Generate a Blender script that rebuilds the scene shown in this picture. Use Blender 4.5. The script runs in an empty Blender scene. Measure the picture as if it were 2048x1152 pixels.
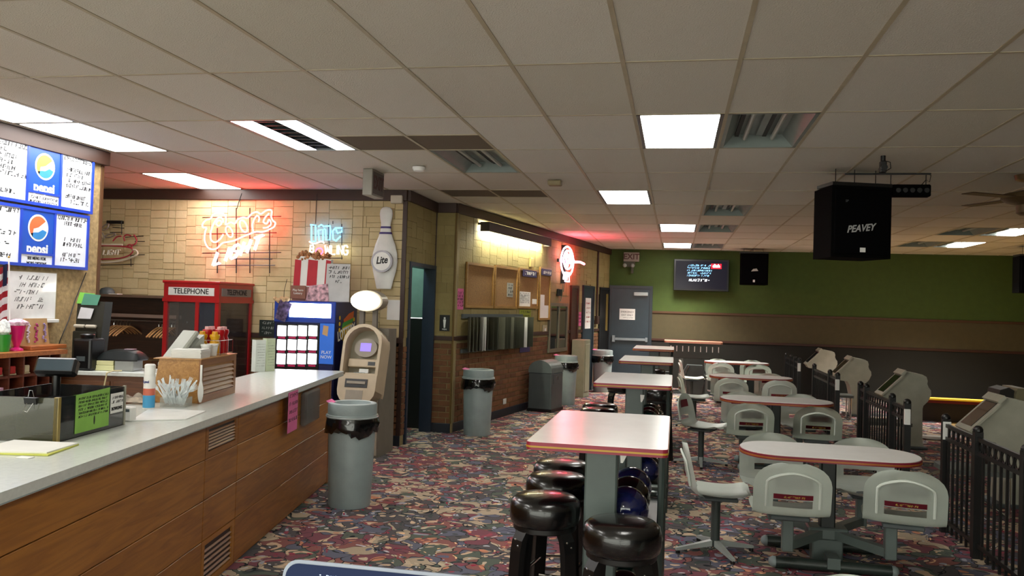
import bpy, bmesh, math, random
from math import pi, sin, cos, radians
from mathutils import Vector, Matrix
random.seed(7)
SC = bpy.context.scene
COL = SC.collection

# ------------------------------------------------------------------ camera
F_PX, YAW, PITCH, ROLL, EYE, CEIL = 1674.8, -0.19409, 0.021153, 0.030639, 1.68, 3.003
_cy, _sy, _cp, _sp, _cr, _sr = cos(YAW), sin(YAW), cos(PITCH), sin(PITCH), cos(ROLL), sin(ROLL)
FW = Vector((_sy*_cp, _cy*_cp, _sp))
_R0 = Vector((_cy, -_sy, 0)); _U0 = _R0.cross(FW)
RT = _R0*_cr + _U0*_sr
UP = _U0*_cr - _R0*_sr
CAM = Vector((0, 0, EYE))
cd = bpy.data.cameras.new('camera'); cam = bpy.data.objects.new('camera', cd); COL.objects.link(cam)
cd.sensor_width = 36; cd.lens = F_PX/2048*36; cd.clip_start = .02
m = Matrix.Identity(4)
for k in range(3):
    m[k][0] = RT[k]; m[k][1] = UP[k]; m[k][2] = -FW[k]; m[k][3] = CAM[k]
cam.matrix_world = m
SC.camera = cam

# ------------------------------------------------------------------ light and exposure
SC.view_settings.view_transform = 'Standard'; SC.view_settings.look = 'None'
SC.view_settings.gamma = 1; SC.view_settings.use_curve_mapping = False
SC.view_settings.exposure = 0.75
w = bpy.data.worlds.new('world'); SC.world = w; w.use_nodes = True
w.node_tree.nodes['Background'].inputs[0].default_value = (.98, 1.0, .88, 1)
w.node_tree.nodes['Background'].inputs[1].default_value = 2.4
TROFFER = 9.0      # lit ceiling panels
def area(name, loc, size, power, color=(1, .95, .85), rot=(0, 0, 0)):
    l = bpy.data.lights.new(name, 'AREA'); l.shape = 'RECTANGLE'; l.size, l.size_y = size; l.energy = power; l.color = color
    o = bpy.data.objects.new(name, l); o.location = loc; o.rotation_euler = rot; COL.objects.link(o); return o

# ------------------------------------------------------------------ pixel helpers: where a sight line of the photograph meets a real plane
def ray(px, py): return FW + RT*((px-1024)/F_PX) - UP*((py-576)/F_PX)
def onz(px, py, z): d = ray(px, py); return CAM + d*((z-EYE)/d.z)
class Plane:      # vertical plane through (x,y); seen from the room its right-hand direction is at angle a
    def __init__(s, x, y, a): s.o = Vector((x, y, 0)); s.a = a; s.u = Vector((cos(a), sin(a), 0)); s.n = Vector((sin(a), -cos(a), 0))
    def at(s, px, py):
        d = ray(px, py); t = (s.o-CAM).dot(s.n)/d.dot(s.n); p = CAM+d*t
        return (p-s.o).dot(s.u), p.z
    def pt(s, u, z, out=0): p = s.o+s.u*u+s.n*out; return Vector((p.x, p.y, z))
    def rect(s, x0, y0, x1, y1):
        ym, xm = (y0+y1)/2, (x0+x1)/2
        return s.at(x0, ym)[0], s.at(x1, ym)[0], s.at(xm, y1)[1], s.at(xm, y0)[1]   # u0,u1,z0,z1

# ------------------------------------------------------------------ materials
def lin(c):
    if isinstance(c, str): c = [int(c[i:i+2], 16)/255 for i in (0, 2, 4)]
    return tuple(((v+.055)/1.055)**2.4 if v > .04045 else v/12.92 for v in c)
class NT:
    def __init__(s, name):
        s.m = bpy.data.materials.new(name); s.m.use_nodes = True; s.t = s.m.node_tree; s.b = s.t.nodes['Principled BSDF']
    def n(s, ty, **kw):
        o = s.t.nodes.new(ty)
        for k, v in kw.items():
            if k.startswith('i_'): o.inputs[k[2:].replace('_', ' ')].default_value = v
            else: setattr(o, k, v)
        return o
    def l(s, a, b): s.t.links.new(a, b)
MATS = {}
def mat(name, col, rough=.5, metal=0, noise=0.06, scale=8, bump=0, bscale=60, emit=0, ecol=None, alpha=None, trans=0, coat=0, spec=None):
    if name in MATS: return MATS[name]
    k = NT(name); c = lin(col); b = k.b
    b.inputs['Roughness'].default_value = rough; b.inputs['Metallic'].default_value = metal
    tc = k.n('ShaderNodeTexCoord')
    if noise:
        nz = k.n('ShaderNodeTexNoise'); nz.inputs['Scale'].default_value = scale; nz.inputs['Detail'].default_value = 4
        k.l(tc.outputs['Object'], nz.inputs['Vector'])
        rp = k.n('ShaderNodeValToRGB'); rp.color_ramp.elements[0].position = .3; rp.color_ramp.elements[1].position = .7
        rp.color_ramp.elements[0].color = tuple(max(0, v*(1-noise*1.6)) for v in c)+(1,)
        rp.color_ramp.elements[1].color = tuple(min(1, v*(1+noise)) for v in c)+(1,)
        k.l(nz.outputs['Fac'], rp.inputs[0]); k.l(rp.outputs[0], b.inputs['Base Color'])
    else: b.inputs['Base Color'].default_value = c+(1,)
    if bump:
        n2 = k.n('ShaderNodeTexNoise'); n2.inputs['Scale'].default_value = bscale; n2.inputs['Detail'].default_value = 6
        k.l(tc.outputs['Object'], n2.inputs['Vector'])
        bp = k.n('ShaderNodeBump'); bp.inputs['Strength'].default_value = bump; bp.inputs['Distance'].default_value = .01
        k.l(n2.outputs['Fac'], bp.inputs['Height']); k.l(bp.outputs[0], b.inputs['Normal'])
    if emit:
        b.inputs['Emission Color'].default_value = (lin(ecol) if ecol else c)+(1,); b.inputs['Emission Strength'].default_value = emit
    if trans: b.inputs['Transmission Weight'].default_value = trans; b.inputs['IOR'].default_value = 1.1
    if alpha is not None: b.inputs['Alpha'].default_value = alpha
    if coat: b.inputs['Coat Weight'].default_value = coat
    if spec is not None: b.inputs['Specular IOR Level'].default_value = spec
    MATS[name] = k.m; return k.m
def emis(name, rgb, s):   # linear colour, light giving
    if name in MATS: return MATS[name]
    k = NT(name); k.b.inputs['Base Color'].default_value = (.02, .02, .02, 1); k.b.inputs['Specular IOR Level'].default_value = .1
    k.b.inputs['Emission Color'].default_value = tuple(rgb)+(1,); k.b.inputs['Emission Strength'].default_value = s
    MATS[name] = k.m; return k.m

def carpet():
    k = NT('carpet'); b = k.b; b.inputs['Roughness'].default_value = .95; b.inputs['Specular IOR Level'].default_value = .1
    tc = k.n('ShaderNodeTexCoord')
    nz = k.n('ShaderNodeTexNoise'); nz.inputs['Scale'].default_value = 7; nz.inputs['Detail'].default_value = 0
    k.l(tc.outputs['Object'], nz.inputs['Vector'])
    mx = k.n('ShaderNodeMix', data_type='RGBA', blend_type='LINEAR_LIGHT'); mx.inputs[0].default_value = .13
    k.l(tc.outputs['Object'], mx.inputs[6]); k.l(nz.outputs['Color'], mx.inputs[7])
    def vor(scale, feature='F1'):
        v = k.n('ShaderNodeTexVoronoi', feature=feature); v.inputs['Scale'].default_value = scale; v.inputs['Randomness'].default_value = 1
        k.l(mx.outputs[2], v.inputs['Vector']); return v
    def pal(src, cols):
        sp = k.n('ShaderNodeSeparateColor'); k.l(src, sp.inputs[0])
        r = k.n('ShaderNodeValToRGB'); r.color_ramp.interpolation = 'CONSTANT'
        while len(r.color_ramp.elements) < len(cols): r.color_ramp.elements.new(.5)
        p = 0
        for e, (q, c) in zip(r.color_ramp.elements, cols): e.position = p; e.color = lin(c)+(1,); p += q
        k.l(sp.outputs[0], r.inputs[0]); return r.outputs[0], sp
    base, _ = pal(vor(6.5).outputs['Color'], [(.24, '504e50'), (.18, '714850'), (.14, '525a52'), (.20, 'a0927e'), (.12, '5c5e6c'), (.12, '7e5450')])
    v2 = vor(11); top, sp2 = pal(v2.outputs['Color'], [(.24, 'bea68c'), (.18, '424a48'), (.13, '8c4652'), (.11, '9294a0'), (.09, 'b47c62'), (.16, 'b0a28c'), (.09, '5c5e72')])
    # crescents and ovals: pieces of the finer cells lie over the large ones
    gt = k.n('ShaderNodeMath', operation='LESS_THAN'); gt.inputs[1].default_value = .40; k.l(v2.outputs['Distance'], gt.inputs[0])
    g2 = k.n('ShaderNodeMath', operation='GREATER_THAN'); g2.inputs[1].default_value = .28; k.l(sp2.outputs[1], g2.inputs[0])
    g3 = k.n('ShaderNodeMath', operation='MULTIPLY'); k.l(gt.outputs[0], g3.inputs[0]); k.l(g2.outputs[0], g3.inputs[1])
    m1 = k.n('ShaderNodeMix', data_type='RGBA'); k.l(g3.outputs[0], m1.inputs[0]); k.l(base, m1.inputs[6]); k.l(top, m1.inputs[7])
    # rings of dark outline
    ve = vor(6.5, 'DISTANCE_TO_EDGE'); e1 = k.n('ShaderNodeMath', operation='LESS_THAN'); e1.inputs[1].default_value = .022; k.l(ve.outputs['Distance'], e1.inputs[0])
    m2 = k.n('ShaderNodeMix', data_type='RGBA'); k.l(e1.outputs[0], m2.inputs[0]); k.l(m1.outputs[2], m2.inputs[6]); m2.inputs[7].default_value = lin('22262a')+(1,)
    # small dots
    v3 = vor(17); l3 = k.n('ShaderNodeMath', operation='LESS_THAN'); l3.inputs[1].default_value = .26; k.l(v3.outputs['Distance'], l3.inputs[0])
    t3, s3 = pal(v3.outputs['Color'], [(.3, 'b8bcc4'), (.25, 'd8b48a'), (.25, '8e2540'), (.2, '2c3434')])
    g4 = k.n('ShaderNodeMath', operation='GREATER_THAN'); g4.inputs[1].default_value = .62; k.l(s3.outputs[1], g4.inputs[0])
    g5 = k.n('ShaderNodeMath', operation='MULTIPLY'); k.l(l3.outputs[0], g5.inputs[0]); k.l(g4.outputs[0], g5.inputs[1])
    m3 = k.n('ShaderNodeMix', data_type='RGBA'); k.l(g5.outputs[0], m3.inputs[0]); k.l(m2.outputs[2], m3.inputs[6]); k.l(t3, m3.inputs[7])
    # pile
    n3 = k.n('ShaderNodeTexNoise'); n3.inputs['Scale'].default_value = 220; k.l(tc.outputs['Object'], n3.inputs['Vector'])
    m4 = k.n('ShaderNodeMix', data_type='RGBA', blend_type='MULTIPLY'); m4.inputs[0].default_value = .5; k.l(m3.outputs[2], m4.inputs[6]); k.l(n3.outputs['Fac'], m4.inputs[7])
    mul = k.n('ShaderNodeMix', data_type='RGBA', blend_type='MULTIPLY'); mul.inputs[0].default_value = 1; mul.inputs[7].default_value = (1.75, 1.7, 1.7, 1)
    k.l(m4.outputs[2], mul.inputs[6]); k.l(mul.outputs[2], b.inputs['Base Color'])
    bp = k.n('ShaderNodeBump'); bp.inputs['Strength'].default_value = .5; bp.inputs['Distance'].default_value = .006; k.l(n3.outputs['Fac'], bp.inputs['Height']); k.l(bp.outputs[0], b.inputs['Normal'])
    return k.m
def varied(name, cols, rough=.8, bump=.3, bscale=40, rnd=True, nscale=12, spec=.3, nmix=.35):
    """colour from the piece's own random value plus grain"""
    k = NT(name); b = k.b; b.inputs['Roughness'].default_value = rough; b.inputs['Specular IOR Level'].default_value = spec
    oi = k.n('ShaderNodeObjectInfo'); geo = k.n('ShaderNodeNewGeometry'); tc = k.n('ShaderNodeTexCoord')
    ad = k.n('ShaderNodeMath', operation='ADD'); k.l(oi.outputs['Random'], ad.inputs[0]); k.l(geo.outputs['Random Per Island'], ad.inputs[1])
    fr = k.n('ShaderNodeMath', operation='FRACT'); k.l(ad.outputs[0], fr.inputs[0])
    nz = k.n('ShaderNodeTexNoise'); nz.inputs['Scale'].default_value = nscale; nz.inputs['Detail'].default_value = 5; k.l(tc.outputs['Object'], nz.inputs['Vector'])
    mx = k.n('ShaderNodeMix', data_type='FLOAT'); mx.inputs[0].default_value = nmix; k.l(fr.outputs[0], mx.inputs[2]); k.l(nz.outputs['Fac'], mx.inputs[3])
    r = k.n('ShaderNodeValToRGB')
    while len(r.color_ramp.elements) < len(cols): r.color_ramp.elements.new(.5)
    for i, (e, c) in enumerate(zip(r.color_ramp.elements, cols)): e.position = .1+.8*i/(len(cols)-1); e.color = lin(c)+(1,)
    k.l(mx.outputs[0], r.inputs[0]); k.l(r.outputs[0], b.inputs['Base Color'])
    n2 = k.n('ShaderNodeTexNoise'); n2.inputs['Scale'].default_value = bscale; n2.inputs['Detail'].default_value = 5; k.l(tc.outputs['Object'], n2.inputs['Vector'])
    bp = k.n('ShaderNodeBump'); bp.inputs['Strength'].default_value = bump; bp.inputs['Distance'].default_value = .01; k.l(n2.outputs['Fac'], bp.inputs['Height']); k.l(bp.outputs[0], b.inputs['Normal'])
    MATS[name] = k.m; return k.m
def wood(name, c1, c2, rough=.35, sx=(1, 12, 12), scale=3, coat=.2):
    k = NT(name); b = k.b; b.inputs['Roughness'].default_value = rough; b.inputs['Coat Weight'].default_value = coat; b.inputs['Coat Roughness'].default_value = .3
    tc = k.n('ShaderNodeTexCoord'); mp = k.n('ShaderNodeMapping'); mp.inputs['Scale'].default_value = sx; k.l(tc.outputs['Object'], mp.inputs[0])
    n = k.n('ShaderNodeTexNoise'); n.inputs['Scale'].default_value = scale; n.inputs['Detail'].default_value = 6; n.inputs['Distortion'].default_value = 1.2; k.l(mp.outputs[0], n.inputs['Vector'])
    oi = k.n('ShaderNodeObjectInfo'); ma = k.n('ShaderNodeMath', operation='MULTIPLY_ADD'); ma.inputs[1].default_value = .22; k.l(oi.outputs['Random'], ma.inputs[0]); k.l(n.outputs['Fac'], ma.inputs[2])
    r = k.n('ShaderNodeValToRGB'); r.color_ramp.elements[0].position = .38; r.color_ramp.elements[1].position = .78
    r.color_ramp.elements[0].color = lin(c1)+(1,); r.color_ramp.elements[1].color = lin(c2)+(1,)
    k.l(ma.outputs[0], r.inputs[0]); k.l(r.outputs[0], b.inputs['Base Color'])
    MATS[name] = k.m; return k.m

M_CARPET = carpet()
M_TILE = varied('ceiling tile', ['ccc9ba', 'd2cfc4', 'd8d6cc'], .95, .5, 130, nscale=90, spec=.1)
M_TILEB = varied('brown ceiling tile', ['6c6456', '736a5c'], .95, .3, 130, nscale=60, spec=.1)
M_GRID = mat('grid bar', 'b0a68c', .6)
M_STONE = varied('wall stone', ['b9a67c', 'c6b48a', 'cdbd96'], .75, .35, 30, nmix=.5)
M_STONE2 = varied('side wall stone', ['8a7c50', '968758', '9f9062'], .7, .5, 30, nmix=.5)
M_BRICK = varied('brick', ['5e3e2a', '6e4a32', '80583a', '694630'], .85, .4, 60)
M_MORTAR = mat('mortar', '4c3a2e', .9)
M_JOINT = mat('stone joint', '8f7f58', .9)
M_TRIM = mat('dark brown trim', '3a241a', .5)
M_BASE = mat('dark blue baseboard', '1c222c', .5)
M_GREEN = mat('green paint', '3c5016', .75, bump=.1)
M_TAN = mat('olive tan paint', '4a4228', .75, bump=.1)
M_DARKW = mat('dark brown paint', '17160f', .8, bump=.1)
M_PLASTER = mat('tan rough plaster', 'b0966a', .9, noise=.2, scale=25, bump=.6, bscale=50)
M_WHITE = mat('white plastic', 'e8e8e4', .35)
M_PAPER = mat('white paper', 'e6e6e2', .8, noise=.02)
M_BLACK = mat('black plastic', '0c0c0d', .35)
M_MATTE = mat('matt black', '070707', .9, spec=.05)
M_INK = mat('black ink', '141414', .7, noise=0)
M_GREY = mat('grey plastic', '8d9a9a', .45, bump=.1)
M_DGREY = mat('dark grey plastic', '4a5254', .5)
M_STEEL = mat('brushed steel', '9a9a9a', .35, 1)
M_CHROME = mat('chrome', 'd8d8d8', .12, 1)
M_RED = mat('red paint', 'b3121c', .35, coat=.4)
M_BLUE = mat('blue plastic', '1c3c9c', .35)
M_NAVY = mat('navy plastic', '10184a', .35)
M_PINK = mat('pink paper', 'd86a9c', .8)
M_DOOR = mat('slate blue door paint', '27343c', .4)
M_COUNTER = mat('light grey laminate', 'cdd2cc', .2, noise=.04, scale=40)
M_OAK = wood('honey oak', '7c4a18', 'a46c28', .4, (1.2, 14, 14), 2.2)
M_OAKD = wood('oak louvre', '6a3c18', '8a5826', .45)
M_OAKL = wood('light oak', '9a6a30', 'bd8c48', .45)
M_LAMW = mat('white laminate', 'f0f1f0', .22, noise=.02)
M_MAROON = mat('maroon edge', '8a2438', .4)
M_GOLD = mat('mustard edge', 'b08a2c', .4)
M_SHELL = mat('off white fibreglass', 'd2dad2', .35, noise=.04, scale=5)
M_SHELLP = mat('grey green fibreglass', '9aa59c', .45)
M_VINYL = mat('black vinyl', '070708', .25, bump=.08, bscale=120, coat=.4)
M_IRON = mat('black iron', '0e0e0e', .4)
M_GLASS = mat('clear glass', 'c8d0cc', .05, noise=0, alpha=.22)
M_DGLASS = mat('smoked glass', '242a2c', .06, noise=0, alpha=.72, coat=.5)
M_WIN = mat('dark window glass', '14181a', .05, noise=0, coat=.5)

# ------------------------------------------------------------------ mesh building
class MB:
    def __init__(s): s.b = bmesh.new()
    def box(s, x0, x1, y0, y1, z0, z1, bev=0, seg=1, M=None):
        r = bmesh.ops.create_cube(s.b, size=1)
        mt = Matrix.Translation(((x0+x1)/2, (y0+y1)/2, (z0+z1)/2)) @ Matrix.Diagonal((abs(x1-x0), abs(y1-y0), abs(z1-z0), 1))
        bmesh.ops.transform(s.b, matrix=mt, verts=r['verts'])
        vs = r['verts']
        if bev:
            es = list({e for v in vs for e in v.link_edges})
            q = bmesh.ops.bevel(s.b, geom=es, offset=bev, segments=seg, affect='EDGES', profile=.5)
            vs = q['verts']; 
            vs = list({v for f in q['faces'] for v in f.verts} | set(v for v in vs if v.is_valid))
            seen = set(vs); st = list(vs)
            while st:
                v = st.pop()
                for e in v.link_edges:
                    o = e.other_vert(v)
                    if o not in seen: seen.add(o); st.append(o)
            vs = list(seen)
        if M: bmesh.ops.transform(s.b, matrix=M, verts=vs)
        return s
    def cyl(s, p0, p1, r, n=12, r1=None):
        p0, p1 = Vector(p0), Vector(p1); d = p1-p0
        q = bmesh.ops.create_cone(s.b, cap_ends=True, segments=n, radius1=r, radius2=r if r1 is None else r1, depth=d.length)
        M = Matrix.Translation((p0+p1)/2) @ d.to_track_quat('Z', 'Y').to_matrix().to_4x4()
        bmesh.ops.transform(s.b, matrix=M, verts=q['verts']); return s
    def sphere(s, c, r, n=12, sc=(1, 1, 1)):
        q = bmesh.ops.create_uvsphere(s.b, u_segments=n*2, v_segments=n, radius=r)
        bmesh.ops.transform(s.b, matrix=Matrix.Translation(c) @ Matrix.Diagonal((*sc, 1)), verts=q['verts']); return s
    def lathe(s, prof, c=(0, 0, 0), n=24, sc=(1, 1), cap=True):
        rings = []
        for r, z in prof:
            rings.append([s.b.verts.new((c[0]+r*cos(2*pi*i/n)*sc[0], c[1]+r*sin(2*pi*i/n)*sc[1], c[2]+z)) for i in range(n)])
        for a, b in zip(rings, rings[1:]):
            for i in range(n): s.b.faces.new((a[i], a[(i+1) % n], b[(i+1) % n], b[i]))
        if cap:
            s.b.faces.new(rings[0][::-1]); s.b.faces.new(rings[-1])
        return s
    def tube(s, pts, r, n=8, closed=False):
        pts = [Vector(p) for p in pts]
        # drop near-duplicates
        q = [pts[0]]
        for p in pts[1:]:
            if (p-q[-1]).length > 1e-5: q.append(p)
        pts = q; L = len(pts)
        if L < 2: return s
        rings = []; up = None
        for i, p in enumerate(pts):
            a = pts[i-1] if (i > 0 or closed) else p; b = pts[(i+1) % L] if (i < L-1 or closed) else p
            t = (b-a).normalized()
            if t.length < .5: t = Vector((0, 0, 1))
            if up is None: up = Vector((0, 0, 1)) if abs(t.z) < .9 else Vector((1, 0, 0))
            side = t.cross(up)
            if side.length < 1e-4: side = t.cross(Vector((1, 0, .3)))
            side.normalize(); up = side.cross(t).normalized()
            rings.append([s.b.verts.new(p + side*r*cos(2*pi*k/n) + up*r*sin(2*pi*k/n)) for k in range(n)])
        R = list(zip(rings, rings[1:])) + ([(rings[-1], rings[0])] if closed else [])
        for a, b in R:
            for i in range(n): s.b.faces.new((a[i], a[(i+1) % n], b[(i+1) % n], b[i]))
        if not closed: s.b.faces.new(rings[0][::-1]); s.b.faces.new(rings[-1])
        return s
    def prism(s, pts, h0, h1, axis='z'):   # polygon pts extruded along axis ('z': xy polygon; 'y': xz polygon; 'x': yz polygon)
        def mk(p, h): return (p[0], p[1], h) if axis == 'z' else (p[0], h, p[1]) if axis == 'y' else (h, p[0], p[1])
        a = [s.b.verts.new(mk(p, h0)) for p in pts]; b = [s.b.verts.new(mk(p, h1)) for p in pts]; n = len(pts)
        s.b.faces.new(a[::-1]); s.b.faces.new(b)
        for i in range(n): s.b.faces.new((a[i], a[(i+1) % n], b[(i+1) % n], b[i]))
        return s
    def grid(s, fn, nu, nv, th=0, skip=None):
        V = [[s.b.verts.new(fn(i/nu, j/nv)) for j in range(nv+1)] for i in range(nu+1)]
        fs = []
        for i in range(nu):
            for j in range(nv):
                if skip and skip(i, j): continue
                fs.append(s.b.faces.new((V[i][j], V[i+1][j], V[i+1][j+1], V[i][j+1])))
        if th: bmesh.ops.solidify(s.b, geom=fs, thickness=th)
        return s
    def mesh(s, name, m, smooth=False, recalc=True):
        if recalc: bmesh.ops.recalc_face_normals(s.b, faces=s.b.faces)
        me = bpy.data.meshes.new(name); s.b.to_mesh(me); s.b.free()
        if m: me.materials.append(m)
        if smooth:
            for p in me.polygons: p.use_smooth = True
            try: me.set_sharp_from_angle(angle=radians(38))
            except Exception: pass
        return me
    def build(s, name, m, parent=None, smooth=False, world=False, label=None, kind=None):
        me = s.mesh(name, m, smooth)
        if world and parent:
            me.transform(wm(parent).inverted())
        return link(name, me, parent, label, kind)
def wm(o):
    M = o.matrix_basis.copy(); p = o.parent
    while p: M = p.matrix_basis @ M; p = p.parent
    return M
def link(name, me, parent=None, label=None, kind=None):
    o = bpy.data.objects.new(name, me); COL.objects.link(o); o.parent = parent
    if label: o['label'] = label
    if kind: o['kind'] = kind
    return o
def thing(name, label, cat, loc=(0, 0, 0), rz=0, group=None):
    o = bpy.data.objects.new(name, None); COL.objects.link(o); o.empty_display_size = .1
    o.location = loc; o.rotation_euler = (0, 0, rz); o['label'] = label; o['category'] = cat
    if group: o['group'] = group
    return o
def tag(o, label, cat, group=None):
    o['label'] = label; o['category'] = cat
    if group: o['group'] = group
    return o
def copy_tree(o, loc=None, rz=None, label=None, parent=None):
    c = o.copy(); COL.objects.link(c)
    if parent: c.parent = parent
    if loc is not None: c.location = loc
    if rz is not None: c.rotation_euler = (0, 0, rz)
    if label: c['label'] = label
    for ch in list(o.children): copy_tree(ch, parent=c)
    return c
def struct(o): o['kind'] = 'structure'; return o
def sempty(name, loc=(0, 0, 0), rz=0):
    o = bpy.data.objects.new(name, None); COL.objects.link(o); o.location = loc; o.rotation_euler = (0, 0, rz); o['kind'] = 'structure'; return o

# flat lettering turned to mesh.  local frame: x right, z up, facing -y
def text(name, s, size, m, parent, x, y, z, align='CENTER', ext=.001, rot=0, sx=1, shear=0, bold=0):
    cu = bpy.data.curves.new('t', 'FONT'); cu.body = s; cu.size = size; cu.align_x = align; cu.align_y = 'CENTER'; cu.extrude = ext; cu.shear = shear; cu.offset = bold
    cu.resolution_u = 3
    o = bpy.data.objects.new('t', cu); COL.objects.link(o)
    me = bpy.data.meshes.new_from_object(o.evaluated_get(bpy.context.evaluated_depsgraph_get()))
    bpy.data.objects.remove(o); bpy.data.curves.remove(cu)
    me.transform(Matrix.Translation((x, y, z)) @ Matrix.Rotation(rot, 4, 'Y') @ Matrix.Diagonal((sx, 1, 1, 1)) @ Matrix.Rotation(pi/2, 4, 'X'))
    me.materials.clear(); me.materials.append(m)
    return link(name, me, parent)
# rows of pen strokes too small to read in the photograph
def scribble(mb, x0, x1, z, h, y, rnd, gap=.25, slant=.25):
    x = x0
    while x < x1:
        wd = h*rnd.uniform(.35, .8)
        if rnd.random() > gap:
            for q in range(rnd.choice((1, 2, 2, 3))):
                a = x+wd*rnd.random(); k = rnd.random()
                if k < .5: pts = [(a, z), (a+h*.2, z), (a+h*.2+h*slant, z+h), (a+h*slant, z+h)]
                else:
                    zz = z+h*rnd.choice((0, .45, .85)); pts = [(a, zz), (a+wd*.8, zz), (a+wd*.8, zz+h*.22), (a, zz+h*.22)]
                mb.prism(pts, y, y-.0006, 'y')
        x += wd*1.25
def disc(mb, cx, cz, rx, rz, y0, y1, n=28, a0=0, a1=2*pi):
    pts = [(cx+rx*cos(a0+(a1-a0)*i/n), cz+rz*sin(a0+(a1-a0)*i/n)) for i in range(n if a1-a0 > 6.2 else n+1)]
    mb.prism(pts, y0, y1, 'y'); return mb
# ================================================================== THE ROOM
GX, GY, TX, TY = -.9236, 4.486, .61, 1.22          # ceiling grid origin and tile size
P_COORS = Plane(-8.6, 9.4, 0)
P_MENU = Plane(-5.3, 0, pi/2)
P_BACK = Plane(-1.47, 18.6, 0)
P_LEFT = Plane(-2.86, 10.6, math.atan2(8, 1.39))
P_STEP = Plane(-3.13, 10.6, 0)
P_MEN = Plane(-3.13, 9.4, pi/2)
LEFT_LEN = math.hypot(8, 1.39)
RAIL = 1.20

MB_ = MB()
fl = MB().box(-8.6, 4.25, -4, 18.7, -.06, 0).build('floor', M_CARPET, kind='structure')
M_LANE = wood('maple lane', '8a6a3a', 'a98a52', .3, (1, 20, 1), 2)
ap = MB(); ap.box(4.25, 13, -4, 18.7, -.06, -.004); o = ap.build('floor', M_LANE, kind='structure')

# ---- ceiling
ce = MB().box(-8.6, 13, -4, 18.7, CEIL+.16, CEIL+.2).build('ceiling', M_MATTE, kind='structure')
LIT = [(1, 1), (0, 4), (1, 7), (1, 10), (-7, 1), (-7, 0), (-8, 3)]
LOUV = [(-4, 1)]
OPEN = [(2, 1), (-2, 2), (2, 5), (2, 7), (2, 10), (8, 7), (8, 9)]
FAR = [(9, 7), (9, 9)]
HIDLIT = [(-4, -2), (1, -2), (-7, -3), (-1, -5), (-7, -5)]    # unseen lit panels added behind the camera for more light
FIX = set(LIT+LOUV+OPEN+FAR+HIDLIT)
BROWN = [(-3, 1), (-2, 1), (-3, 4), (-2, 4)]
tmesh = MB().box(.004, TX-.004, .004, TY-.004, 0, .015).mesh('ceiling_tile', M_TILE)
half_a = MB().box(.004, TX-.004, .004, TY/2-.006, 0, .015)
half_a = half_a.mesh('ceiling_tile', M_TILE)
half_b = MB().box(.004, TX-.004, TY/2+.006, TY-.004, 0, .015).mesh('ceiling_tile', M_TILEB)
half_c = MB().box(.004, TX-.004, .004, TY/2-.006, 0, .015).mesh('ceiling_tile', M_TILEB)
half_d = MB().box(.004, TX-.004, TY/2+.006, TY-.004, 0, .015).mesh('ceiling_tile', M_TILE)
cells = []
for i in range(-13, 23):
    for j in range(-7, 12):
        if (i, j) in FIX: continue
        x, y = GX+i*TX, GY+j*TY
        if x < -8.5 or x > 12.9 or y > 18.3 or y < -4: continue
        c = Vector((x+TX/2, y+TY/2, CEIL))-CAM; dep = c.dot(FW)
        vis = dep > .5 and -150 < 1024+F_PX*c.dot(RT)/dep < 2200 and -200 < 576-F_PX*c.dot(UP)/dep
        cells.append((0 if vis else 1, c.length, i, j, x, y))
cells.sort(); rest = MB(); nt = 0
for v, _, i, j, x, y in cells:
    dz = random.uniform(-.001, .0015)
    if nt < 292 and not v:
        if (i, j) in BROWN:
            for me, lb in ((half_a, None), (half_b, 'brown perforated ceiling tile')) if j == 1 else ((half_c, 'brown perforated ceiling tile'), (half_d, None)):
                o = link('ceiling_tile', me, ce, lb); o.location = (x, y, CEIL+dz); nt += 1
        else:
            o = link('ceiling_tile', tmesh, ce); o.location = (x, y, CEIL+dz); nt += 1
    else: rest.box(x+.004, x+TX-.004, y+.004, y+TY-.004, CEIL+dz, CEIL+.015+dz)
rest.build('ceiling_tile', M_TILE, ce, kind='stuff')
for i in range(-12, 23):
    x = GX+i*TX; MB().box(x-.012, x+.012, -4, 18.6, CEIL-.004, CEIL+.03).build('grid_bar', M_GRID, ce)
for j in range(-6, 12):
    y = GY+j*TY; MB().box(-8.6, 13, y-.009, y+.009, CEIL-.003, CEIL+.02).build('grid_bar', M_GRID, ce)
for y in (GY+1.5*TY, GY+4.5*TY): MB().box(GX-3*TX, GX-TX, y-.009, y+.009, CEIL-.003, CEIL+.02).build('grid_bar', M_GRID, ce)

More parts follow.
